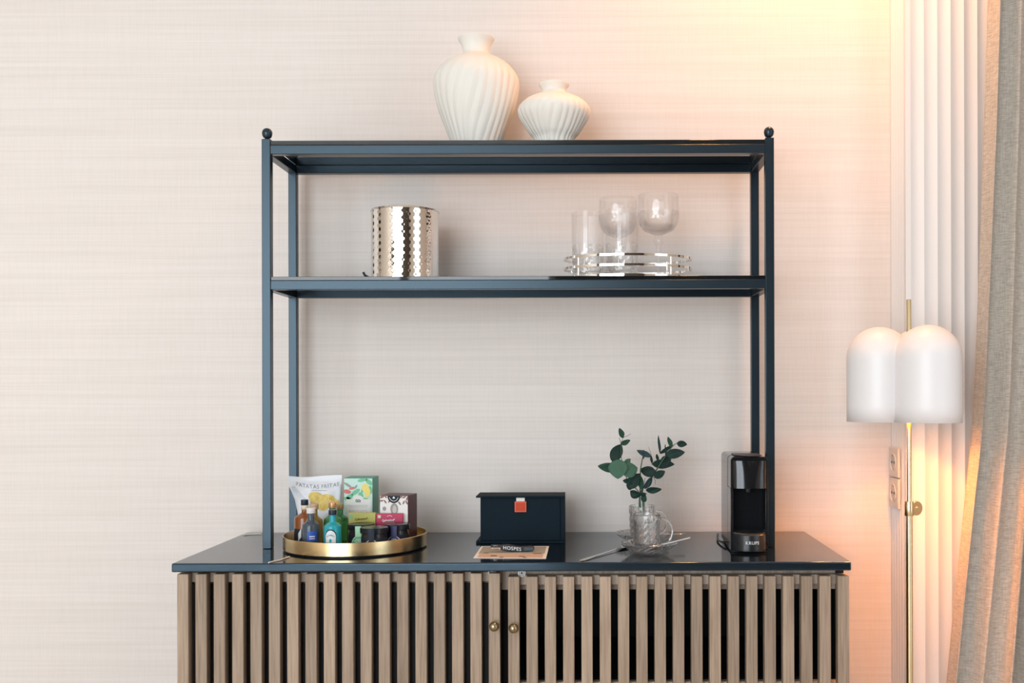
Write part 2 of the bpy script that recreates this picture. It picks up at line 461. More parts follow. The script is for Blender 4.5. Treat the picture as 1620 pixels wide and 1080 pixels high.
# ------------------------------------------------------------------ shelving unit on the sideboard
DF = 2.28; DBK = DF / 0.9185; PW = 0.0198
sx0 = W(414.3, 500, DF).x; sx1 = W(1225.3, 500, DF).x
zpt = ZC + 400.0 * DF / F
su = thing('shelving_unit', 'black metal open shelf frame with ball finials standing on sideboard', 'shelf', ((sx0 + sx1) / 2, (DF + DBK + PW) / 2, ZT))
ox2, oy2, oz2 = su.location
for yy in (DF, DBK):
    for xx in (sx0, sx1 - PW):
        G().box(xx - ox2, xx + PW - ox2, yy - oy2, yy + PW - oy2, 0.0003, zpt - ZT).build('post', M_frame, su, bevel=.0012)
        cx, cy = xx + PW / 2 - ox2, yy + PW / 2 - oy2
        g = G().lathe([(0, 0), (.0062, 0), (.005, .003), (.0085, .0045), (.0108, .009), (.0117, .0145), (.0108, .0198), (.0078, .0237), (.004, .0258), (0, .0264)], 28, (cx, cy, zpt - ZT))
        g.build('finial', M_frame, su)
def level(vg1, vg0, vb1, vb0):
    zg1, zg0, zb1, zb0 = [ZC + v * DF / F - ZT for v in (vg1, vg0, vb1, vb0)]
    zb1 = zg0
    a, b = sx0 + PW - ox2, sx1 - PW - ox2
    G().box(a, b, DF - oy2 + .0005, DF + PW - oy2, zb0, zb1).build('front_rail', M_frame, su, bevel=.001)
    G().box(a, b, DBK - oy2, DBK + PW - oy2, zb0, zb1).build('back_rail', M_frame, su, bevel=.001)
    for xx in (sx0, sx1 - PW):
        G().box(xx - ox2, xx + PW - ox2, DF + PW - oy2, DBK - oy2, zb0, zb1).build('side_rail', M_frame, su, bevel=.001)
    G().box(a + .0005, b - .0005, DF - oy2 + .001, DBK + PW - oy2, zg0, zg1).build('glass_shelf', M_bglass, su, bevel=.0008)
    return ZT + zg1
ZS1 = level(397.0, 389.6, 388.5, 375.7)
ZS2 = level(181.9, 175.7, 174.4, 161.4)

# ------------------------------------------------------------------ vases on top
def vase(name, label, px, D, prof_px, ztop0, ribs, swirl, seed):
    rnd = random.Random(seed)
    x = W(px, 150, D).x
    k = D / F
    pr = [(h * k, ZW(y, D, px) - ztop0) for y, h in prof_px]      # from the base up
    pr = [p for p in pr if p[1] > 0.002]
    base = [(0, 0.0003), (pr[0][0] * .86, 0.0003), (pr[0][0] * .92, .0015)]
    # smooth resample
    pts = base[2:] + pr
    fine = []
    for i in range(len(pts) - 1):
        p0 = pts[max(i - 1, 0)]; p1 = pts[i]; p2 = pts[i + 1]; p3 = pts[min(i + 2, len(pts) - 1)]
        for j in range(6):
            t = j / 6
            q = [0.5 * (2 * p1[c] + (p2[c] - p0[c]) * t + (2 * p0[c] - 5 * p1[c] + 4 * p2[c] - p3[c]) * t * t + (3 * p1[c] - p0[c] - 3 * p2[c] + p3[c]) * t ** 3) for c in (0, 1)]
            fine.append((max(q[0], .004), q[1]))
    fine.append(pts[-1])
    top = fine[-1]
    inner = [(top[0] - .0015, top[1] + .001), (top[0] - .004, top[1] - .001)] + [(max(r - .004, .01), z - .001) for r, z in fine[::-1] if z < top[1] - .004 and z > .01][::3] + [(0, .012)]
    prof = [base[0], base[1]] + fine + inner
    no = len(fine) + 2
    zm = max(fine, key=lambda p: p[0])[1]
    ph = [rnd.uniform(-.5, .5) for _ in range(ribs)]
    zt_ = top[1]; zs = zm + (zt_ - zm) * .30
    def fn(r, a, z, kk):
        if kk < 2 or kk >= no or z > zs + .02: return r
        u = (a / (2 * PI) + swirl * (z - zm) / zt_ + .012 * math.sin(3 * a + 5 * z / zt_)) * ribs
        i = int(math.floor(u)) % ribs; fr = u - math.floor(u)
        w = min(1, max(0, (zs + .01 - z) / .045)) * min(1, (z + .01) / .02)
        amp = .0024 * (1 + .6 * ph[i])
        return r - amp * w * (abs(fr - .5 + .12 * ph[i]) * 2) ** 1.3
    o = G().lathe(prof, 256, fn=fn).build(name, M_porc, sharp=0, loc=(x, D, ztop0))
    o.data.shade_smooth()
    return tag(o, label, 'vase')
big = [(239, 36), (221, 42.5), (198, 51.5), (181, 58), (163, 63.5), (142, 67.3), (128, 67.6), (116, 62), (105, 52.5), (96, 39), (91, 27), (86, 21.7), (79, 21.5), (71, 24), (64, 28), (61.5, 29)]
sml = [(238, 24), (221, 32), (210.6, 40), (198, 48.5), (186, 55.5), (176, 57.4), (168, 54), (160, 45), (154.5, 34), (150, 22), (146, 18.8), (141, 20), (136, 23.4), (133.6, 24.2)]
vase('vase', 'tall cream ribbed ceramic vase on the top shelf', 753.5, 2.402, big, ZS1, 26, -.07, 3)
vase('vase', 'small squat cream ribbed vase on the top shelf', 876.5, 2.366, sml, ZS1, 28, -.03, 5)

# ------------------------------------------------------------------ hammered ice bucket
def bucket():
    D = 2.378; x = W(641, 380, D).x; r0 = 53.6 * D / F; h = ZW(324.5, D - r0, 641) - ZS2
    b = thing('ice_bucket', 'hammered polished steel ice bucket on the middle shelf', 'ice bucket', (x, D, ZS2))
    nt_, nz = 360, 120; cell = 2 * PI * r0 / 54; rowh = cell * .866
    g = G(); vs_ = []; fs_ = []
    for j in range(nz + 1):
        z = .0005 + (h - .003) * j / nz
        for i in range(nt_):
            a = 2 * PI * i / nt_; s = a * r0
            row = round(z / rowh); best = 9
            for rr in (row - 1, row, row + 1):
                off = .5 * cell if rr % 2 else 0
                cx = round((s - off) / cell) * cell + off
                jx = .12 * cell * math.sin(rr * 12.9 + round((s - off) / cell) * 78.2)
                best = min(best, math.hypot(s - cx - jx, z - rr * rowh))
            d = .00030 * max(0, 1 - (best / (.62 * cell)) ** 2)
            fade = min(1, (h - .004 - z) / .004, z / .002); fade = max(0, fade)
            rr = r0 - .0012 - d * fade
            vs_.append((rr * math.cos(a), rr * math.sin(a), z))
    for j in range(nz):
        for i in range(nt_):
            k = (i + 1) % nt_
            fs_.append((j * nt_ + i, j * nt_ + k, (j + 1) * nt_ + k, (j + 1) * nt_ + i))
    g.add(vs_, fs_)
    n0 = nz * nt_
    g.lathe([(r0 - .0012, .0005), (0, .0005)], 90)
    g.lathe([(r0 - .004, h - .003), (r0 - .0045, .012), (0, .010)], 90)
    o = g.build('wall', M_chrome, b, sharp=0); o.data.shade_smooth()
    G().tube([((r0 - .001) * math.cos(2 * PI * i / 72), (r0 - .001) * math.sin(2 * PI * i / 72), h - .0018) for i in range(72)], .0019, 8, closed=True).build('rim', M_chrome, b)
    # swing handle folded down on the left
    hp = []
    G().tube([(-r0 + .004, -.050, .003), (-r0 - .004, -.052, .008), (-r0 - .008, -.050, .0145)], .0028, 8).build('handle_end', M_frame, b)
bucket()

# ------------------------------------------------------------------ gallery tray with glasses
def gallery():
    D = 2.388; x = W(993, 420, D).x; rx = 101.5 * D / F; ry = .098
    t = thing('gallery_tray', 'oval polished steel gallery tray with two rails on the middle shelf', 'tray', (x, D, ZS2))
    N = 96
    def ring(z, hgt, th=.0022):
        g = G(); vs_ = []
        for i in range(N):
            a = 2 * PI * i / N
            for (dr, dz) in ((0, 0), (-th, 0), (-th, hgt), (0, hgt)):
                vs_.append(((rx + dr) * math.cos(a), (ry + dr) * math.sin(a), z + dz))
        fs_ = []
        for i in range(N):
            j = (i + 1) % N
            for k in range(4):
                l = (k + 1) % 4
                fs_.append((i * 4 + k, i * 4 + l, j * 4 + l, j * 4 + k))
        return g.add(vs_, fs_)
    G().lathe([(0, .0005), (rx - .001, .0005), (rx - .001, .0040), (0, .0040)], N, sy=ry / rx).build('tray_base', M_chrome, t)
    ring(.0005, .0062).build('base_band', M_chrome, t)
    ring(.0245, .0052).build('rail', M_chrome, t)
    ring(.0478, .0052).build('rail', M_chrome, t)
    for a in (math.radians(218), math.radians(311), math.radians(128), math.radians(48)):
        px_, py_ = (rx - .0045) * math.cos(a), (ry - .0045) * math.sin(a)
        G().lathe([(0, .004), (.0026, .004), (.0026, .0535), (0, .0545)], 12, (px_, py_, 0)).build('post', M_chrome, t)
    return ZS2 + .0043
ZG = gallery()
def cutfn(z0, z1, rows, nb, amp):
    def fn(r, a, z, k):
        if z < z0 or z > z1: return r
        t = (z - z0) / (z1 - z0) * rows
        u = a / (2 * PI) * nb
        d1 = abs(((u + t * .5) % 1) - .5) * 2; d2 = abs(((u - t * .5) % 1) - .5) * 2
        return r - amp * (1 - min(d1, d2)) ** 1.2 if min(d1, d2) < .999 else r
    return fn
def tumbler(px, D, hw, ytop, label):
    x = W(px, 370, D).x; r = hw * D / F; h = ZW(ytop, D - r, px) - ZG
    f0 = cutfn(.008, h * .47, 3, 12, .0022)
    outer = [(0, .0002), (r * .88, .0002), (r * .93, .002)] + [(r * (.93 + .07 * k / 28), .004 + (h * .47) * k / 28) for k in range(29)]
    outer += [(r, h * .62), (r, h * .8), (r, h - .001)]
    no = len(outer)
    inner = [(r - .0012, h), (r - .0022, h - .001), (r - .0026, h * .5), (r * .80, .016), (r * .70, .012), (0, .0115)]
    o = G().lathe(outer + inner, 72, fn=lambda r_, a, z, k: f0(r_, a, z, k) if 2 < k < no else r_).build('tumbler', M_glass, loc=(x, D, ZG), sharp=50)
    cut_band(o, .004, h * .48)
    return tag(o, label, 'glass')
tumbler(930, 2.372, 26, 332, 'cut crystal highball glass on the tray, beside the dark bucket side')['label'] = 'cut crystal highball glass at the tray end towards the ice bucket'
tumbler(983.5, 2.336, 26.5, 328, 'cut crystal highball glass standing between another highball and a goblet')
def goblet(px, D, hw, ytop, label):
    x = W(px, 370, D).x; r = hw * D / F; h = ZW(ytop, D, px) - ZG
    zb = h - .094
    bowl = [(.008, zb - .002), (.016, zb + .002), (r * .72, zb + .010), (r * .90, zb + .022)] + [(r * (.90 + .10 * math.sin(PI / 2 * min(1, k / 8))), zb + .022 + .034 * k / 12) for k in range(1, 13)] + [(r * .99, h - .024), (r * .975, h - .010), (r * .965, h - .001)]
    stem = [(0, .0002), (r * .80, .0002), (r * .82, .0015), (r * .5, .005), (.009, .010), (.0065, .018), (.006, zb - .030), (.0085, zb - .024), (.0115, zb - .018), (.012, zb - .012), (.010, zb - .006)]
    outer = stem + bowl; no = len(outer)
    inner = [(r * .965 - .001, h), (r * .965 - .002, h - .001), (r - .0024, h - .04), (r * .88, zb + .024), (r * .68, zb + .013), (.010, zb + .006), (0, zb + .005)]
    f0 = cutfn(zb + .006, zb + .058, 4, 16, .0016)
    def fn(r_, a, z, k):
        if k >= no: return r_
        if k < len(stem): return r_ * (1 - .07 * (abs(math.cos(3 * a)))) if 3 < k else r_
        return f0(r_, a, z, k)
    o = G().lathe(outer + inner, 96, fn=fn).build('goblet', M_glass, loc=(x, D, ZG), sharp=50)
    cut_band(o, zb, zb + .058)
    return tag(o, label, 'glass')
goblet(1041.5, 2.375, 33, 308.5, 'cut crystal wine goblet beside the highball glasses on the tray')
goblet(978, 2.441, 31, 314.5, 'cut crystal goblet standing behind the highball glasses')

# ------------------------------------------------------------------ brass tray
TC = (XW(562.5, 2.306), 2.306); TR = 0.161
ZTF = ZT + 0.0045
tb = thing('brass_tray', 'round brushed brass tray of snacks and drinks on sideboard', 'tray', (TC[0], TC[1], ZT))
G().lathe([(0, .0003), (TR - .010, .0003), (TR - .010, .003), (0, .003)], 96).build('foot_ring', M_mblack, tb)
G().lathe([(TR - .0022, .0045), (TR - .0022, .0325), (TR - .0011, .0332), (TR, .0325), (TR, .0042), (TR - .001, .0032), (0, .0031)], 128).build('rim', M_brass, tb)
G().lathe([(TR - .0023, .0034), (TR - .0023, .0043), (0, .0043)], 96).build('tray_floor', M_brass, tb)
ZTF = ZT + .0046

def bottle(label, px, D, r, ytop, capm, caph, capr, bodym, neck_r, shoulder, liquid=None, liqh=.7, lab=None, sy=1.0, neckm=None, labfn=None):
    x = W(px, 830, D).x; h = ZW(ytop, D, px) - ZTF
    b = thing('miniature_bottle', label, 'bottle', (x, D, ZTF))
    hb = h - caph; zs = h * shoulder
    prof = [(0, .0002), (r * .9, .0002), (r, .002), (r, zs - .006), (r * .97, zs)]
    n = 8
    zn = zs + (hb - zs) * .45
    for i in range(1, n + 1):
        t = i / n; prof.append((r * .97 + (neck_r - r * .97) * (0.5 - .5 * math.cos(PI * t)), zs + (zn - zs) * t))
    prof += [(neck_r, hb - .002), (neck_r * .9, hb), (0, hb)]
    G().lathe(prof, 40, sy=sy).build('body', bodym, b)
    G().lathe([(0, hb + .0002), (capr, hb + .0002), (capr * 1.04, hb + .001), (capr * 1.04, h - .001), (capr * .95, h), (0, h)], 32).build('cap', capm, b)
    if labfn: labfn(b, r, zs, h, sy)
    return b
M_amber = mat('amber_spirit', (0.42, 0.13, 0.03), 0.06, trans=0.55)
M_dclear = mat('clear_bottle', (0.13, 0.18, 0.24), 0.04, trans=0.6, ior=1.4)
M_turq = mat('turquoise_glass', (0.03, 0.46, 0.56), 0.06, trans=0.35, ior=1.4)
M_ggreen = mat('green_glass', (0.06, 0.30, 0.10), 0.08, trans=0.35, ior=1.4)
M_olive = mat('olive_spirit', (0.36, 0.28, 0.08), 0.08, trans=0.5, ior=1.4)
M_capn = mat('navy_cap', (0.010, 0.020, 0.040), 0.35)
M_capw = mat('white_cap', (0.70, 0.67, 0.65), 0.35)
M_capc = mat('copper_cap', (0.75, 0.42, 0.22), 0.3, metal=0.7)
M_capg = mat('gold_cap', (0.50, 0.38, 0.18), 0.35, metal=0.6)
M_tan = mat('tan_cap', (0.48, 0.36, 0.24), 0.5)
M_cream = mat('cream_label', (0.72, 0.62, 0.44), 0.6)
M_dlabel = mat('slate_label', (0.014, 0.021, 0.034), 0.5, spec=0.2)
M_blabel = mat('royal_blue_label', (0.02, 0.08, 0.42), 0.5)
M_lgreen = mat('bright_green_label', (0.10, 0.48, 0.14), 0.5)
M_pale = mat('pale_label', (0.66, 0.72, 0.74), 0.6)
FR = -PI / 2
def lab_whisky(b, r, zs, h, sy):
    G().patch(r + .0004, FR - 1.0, FR + 1.0, .004, zs * .62, c=(0, 0, 0), sy=sy).build('label', M_dlabel, b)
    G().patch(r + .0007, FR - .35, FR - .05, lambda t: .010 + t * .010, lambda t: .028 + t * .012, sy=sy).build('label_figure', M_pale, b)
    G().lathe([(.0082, h - .023), (.0082, h - .0125)], 24).build('neck_label', M_cream, b, solid=.0002)
def lab_clear(b, r, zs, h, sy):
    G().patch(r + .0005, FR - .15, FR + .95, zs * .42, zs * .80, sy=sy).build('label', M_blabel, b)
    G().patch(r + .0007, FR + .1, FR + .7, zs * .58, zs * .62, sy=sy).build('label_line', M_pale, b)
    G().patch(r + .0007, FR + .1, FR + .7, zs * .50, zs * .53, sy=sy).build('label_line', M_pale, b)
def lab_turq(b, r, zs, h, sy):
    def arch(k): return lambda t: k * zs * (.72 + .20 * math.sin(PI * t) ** .6)
    G().patch(r + .0003, FR - .68, FR + .68, .003, arch(1.0)).build('label_border', M_dlabel, b)
    G().patch(r + .0006, FR - .60, FR + .60, .003, arch(.955)).build('label', M_pale, b)
    G().disc_front(0, zs * .50, .0028, .0042, -r - .0012).build('label_gem', M_turq, b, sharp=0)
    def mp(zc, k):
        return lambda x, y: ((r + .0010) * math.cos(FR + x / r), (r + .0010) * math.sin(FR + x / r), zc + y + k * x * x * 60)
    text_obj('label_lettering', 'BOMBAY', .0042, M_dlabel, b, mp(zs * .70, -.9))
    text_obj('label_lettering', 'SAPPHIRE', .0034, M_dlabel, b, mp(zs * .30, .35))
def lab_green(b, r, zs, h, sy):
    G().patch(r + .0004, FR - .2, FR + 1.2, zs * .15, zs * .9, sy=sy).build('label', M_lgreen, b)
bottle('amber whisky miniature with black cap leaning by chip bag', 482, 2.318, .0235, 790, M_capn, .0125, .0082, M_amber, .0068, .60, labfn=lab_whisky)['label'] = 'amber whisky miniature with black cap and cream neck label'
bottle('clear miniature bottle with white cap and royal blue label', 492, 2.222, .0193, 803, M_capw, .012, .0095, M_dclear, .0075, .60, labfn=lab_clear)
bottle('turquoise miniature gin bottle with navy cap and white arched label', 526.3, 2.195, .0188, 806, M_capn, .011, .0085, M_turq, .0065, .62, labfn=lab_turq)
bottle('green miniature bottle with copper cap behind turquoise bottle', 526, 2.285, .0195, 794.5, M_capc, .0125, .0085, M_ggreen, .0075, .62, labfn=lab_green)
bottle('green miniature bottle with dull gold cap beside biscuit box', 538, 2.328, .0190, 796.5, M_capg, .013, .0080, M_ggreen, .007, .64, labfn=lab_green)
bottle('olive miniature bottle with tan cap behind the clear bottle', 497, 2.268, .0190, 796.5, M_tan, .012, .0095, M_olive, .0075, .62)

def jar(label, px, D, sealm, archm, stripm):
    x = W(px, 845, D).x; r = .0305; h = .0565
    j = thing('preserve_jar', label, 'jar', (x, D, ZTF), group=None)
    G().lathe([(0, .0002), (r * .86, .0002), (r * .92, .003), (r * .92, .036), (r * .86, .041), (r * .86, .043), (0, .043)], 40).build('jar_body', M_jar, j)
    G().lathe([(0, .0432), (r * .97, .0432), (r, .0445), (r, .053), (r * .96, .0555), (r * .6, h), (0, h)], 48).build('lid', M_capn2, j)
    G().patch(r * .92 + .0004, FR - 1.25, FR + 1.25, .006, .034).build('label', M_dlabel, j)
    G().patch(r * .92 + .0007, FR - .62, FR + .62, .004, lambda t: .012 + .020 * math.sin(PI * t) ** .5).build('arch_border', stripm, j)
    G().patch(r * .92 + .0010, FR - .56, FR + .56, .010, lambda t: .012 + .0185 * math.sin(PI * t) ** .5).build('arch_label', archm, j)
    for zz, w_ in ((.024, .20), (.0205, .38), (.017, .26)):
        G().patch(r * .92 + .0013, FR - w_, FR + w_, zz, zz + .0014).build('label_line', stripm, j)
    G().patch(r + .0004, FR - .22, FR + .22, .030, .0535).build('seal_strip', sealm, j)
    return j
M_jar = mat('dark_preserve', (0.018, 0.016, 0.018), 0.12, spec=0.35)
M_capn2 = mat('black_jar_lid', (0.006, 0.009, 0.013), 0.25, spec=0.3)
M_bseal = mat('indigo_seal', (0.035, 0.04, 0.13), 0.5)
M_gseal = mat('mint_seal', (0.36, 0.62, 0.40), 0.5)
jar('small jam jar with green label and mint seal strip', 571.5, 2.257, M_gseal, M_lgreen, M_pale)
jar('small jam jar with indigo seal strip beside maroon box', 627, 2.257, M_bseal, M_bseal, M_pale)
jar('small jam jar with black label and black seal, between two others', 592, 2.199, M_dlabel, M_dlabel, M_pale)

def carton(name, label, cat, px0, px1, D, ytop, depth, body_m, rotz=0):
    x0 = W(px0, 810, D).x; x1 = W(px1, 810, D).x; w = (x1 - x0) / math.cos(rotz); h = ZW(ytop, D, (px0 + px1) / 2) - ZTF
    # origin: middle of the base's front edge
    t = thing(name, label, cat, ((x0 + x1) / 2, D, ZTF), rotz)
    G().box(-w / 2, w / 2, 0, depth, .0003, h).build('carton', body_m, t, bevel=.0006, bseg=1)
    return t, w, h
M_teal = mat('teal_board', (0.11, 0.36, 0.27), 0.5)
M_mint = mat('mint_print', (0.52, 0.74, 0.66), 0.5)
M_lemon = mat('lemon_print', (0.80, 0.66, 0.16), 0.5)
M_leafp = mat('leaf_print', (0.16, 0.48, 0.27), 0.5)
M_redp = mat('red_print', (0.62, 0.13, 0.11), 0.5)
M_taupe = mat('taupe_print', (0.32, 0.28, 0.27), 0.5)
M_offw = mat('off_white_print', (0.76, 0.76, 0.72), 0.5)
M_faint = mat('faint_print', (0.50, 0.49, 0.45), 0.5)
t, w, h = carton('biscuit_box', 'tall mint biscuit carton printed with lemon and bird on brass tray', 'box', 544.3, 589.5, 2.372, 756, .068, M_teal)
G().rect_front(-w / 2 + .0004, w / 2 - .0004, .001, h - .001, -.0004).build('front_print', M_mint, t, sharp=0)
g = G()
for cx, cz, rx, rz, rt in ((-.006, .115, .012, .005, .6), (.010, .143, .012, .004, .2), (.026, .138, .010, .005, -.7), (-.024, .098, .010, .005, -.3), (-.006, .097, .010, .006, .3), (.006, .106, .006, .009, .2), (.029, .120, .004, .010, .1), (-.020, .104, .009, .005, .5), (.012, .122, .004, .010, -.4), (.014, .098, .009, .003, .1)):
    g.disc_front(cx, cz, rx, rz, -.0008, rt, 12)
g.build('leaf_print', M_leafp, t, sharp=0)
g = G().disc_front(.017, .124, .0085, .011, -.0012, .3).disc_front(.022, .113, .0065, .011, -.00135, -.2); g.build('lemon_print', M_lemon, t, sharp=0)
g = G().disc_front(-.026, .116, .009, .005, -.0012, -.25).disc_front(-.013, .124, .009, .003, -.0012, .2); g.build('bird_print', M_redp, t, sharp=0)
g = G().disc_front(-.024, .131, .011, .003, -.0014, -.6).disc_front(-.006, .127, .006, .0022, -.0014, .9); g.build('bird_wing_print', M_taupe, t, sharp=0)
g = G().rect_front(-w / 2 + .006, w / 2 - .0035, .004, .098, -.0016).disc_front(.000, .096, .0135, .0115, -.0017); g.build('label_panel', M_offw, t, sharp=0)
g = G().tube([(-.006, -.002, .0945), (-.003, -.002, .0975), (-.001, -.002, .0945), (.002, -.002, .0970), (.006, -.002, .0945)], .0009, 5).tube([(-.006, -.002, .0925), (.006, -.002, .0920)], .0008, 5); g.build('label_mark', M_dlabel, t, sharp=0)
text_obj('label_lettering', 'BISCUITS', .0105, M_faint, t, lambda x_, y_: (x_, -.0020, .068 + y_), 1.05)
g = G().rect_front(-.024, .024, .083, .0842, -.0020).rect_front(-.021, .021, .0795, .0805, -.0020); g.build('label_line', M_faint, t, sharp=0)

M_maroon = mat('maroon_board', (0.085, 0.022, 0.022), 0.45)
M_feather = mat('feather_print', (0.28, 0.12, 0.10), 0.5)
t, w, h = carton('chocolate_box', 'cream and maroon chocolate carton with feather print and dark emblem', 'box', 600.3, 646.2, 2.312, 783.5, .058, M_maroon, math.radians(-11))
G().rect_front(-w / 2 + .0004, w / 2 - .0004, .001, h - .001, -.0004).build('front_print', M_offw, t, sharp=0)
g = G()
for cx, cz, rt in ((-.027, .109, .4), (-.020, .110, -.9), (-.030, .100, .2), (-.021, .098, -.9), (-.011, .100, 1.2), (.025, .109, .4), (.032, .106, 1.2), (.024, .097, 1.1), (.014, .095, -.9), (.031, .097, -1.1), (-.030, .110, 1.1), (.018, .110, .7)):
    g.disc_front(cx, cz, .0052, .0019, -.0008, rt, 10)
g.build('feather_print', M_feather, t, sharp=0)
g = G().disc_front(0, h - .001, .0155, .0165, -.0009, 0, 20, PI, 2 * PI); g.build('emblem', M_dlabel, t, sharp=0)
g = G().face([(-.0035, -.0012, h - .006), (0, -.0012, h - .0075), (.0035, -.0012, h - .006), (0, -.0012, h - .0015)])
g.tube([(.011 * math.cos(a_), -.0012, h - .001 + .0118 * math.sin(a_)) for a_ in [PI + PI * i / 12 for i in range(1, 12)]], .0007, 5)
g.build('emblem_mark', M_offw, t, sharp=0)
g = G().disc_front(.001, .082, .0095, .013, -.0010).disc_front(-.023, .082, .0045, .005, -.0010); g.build('cocoa_print', M_taupe, t, sharp=0)
g = G().disc_front(.002, .080, .0050, .010, -.0013); g.build('cocoa_highlight', M_faint, t, sharp=0)

M_lime = mat('lime_board', (0.44, 0.42, 0.09), 0.5)
M_limed = mat('olive_print', (0.15, 0.14, 0.03), 0.5)
M_mag = mat('magenta_board', (0.50, 0.03, 0.10), 0.5)
def script(parent, m, k, z0, r=.0010):
    pts = [(-.014, 0), (-.0165, -.003), (-.014, -.0055), (-.010, -.003), (-.008, -.0005), (-.0075, -.004), (-.005, -.001), (-.003, -.004), (0, -.0005), (.001, -.004), (.004, 0), (.005, -.0035), (.008, -.0005), (.009, -.003), (.013, .0015)]
    pts = [(a * k, -.0008, z0 + b * k) for a, b in pts]
    G().tube(pts, r, 5).build('script_print', m, parent, sharp=0)
t, w, h = carton('snack_box', 'small lime green snack carton with dark script standing behind jars', 'box', 551.5, 594.0, 2.294, 811, .012, M_lime)
script(t, M_limed, .95, h - .012)
G().rect_front(-w / 2 + .003, -w / 2 + .009, h - .013, h - .004, -.0004).build('green_flash', M_leafp, t, sharp=0)
t, w, h = carton('snack_box', 'small magenta snack carton with white script standing behind jars', 'box', 595.0, 636.5, 2.294, 812.5, .012, M_mag)
script(t, M_white_print, .95, h - .013, .0013)
g = G().tube([(.006 * math.cos(a_) + .001, -.0008, h - .008 + .004 * math.sin(a_)) for a_ in [PI * i / 8 for i in range(1, 8)]], .0006, 5); g.build('script_arc', M_white_print, t, sharp=0)
G().rect_front(-w / 2 + .004, -w / 2 + .0105, h - .0095, h - .003, -.0004).build('pale_flash', mat('pale_lime_print', (0.62, 0.72, 0.40), .5), t, sharp=0)

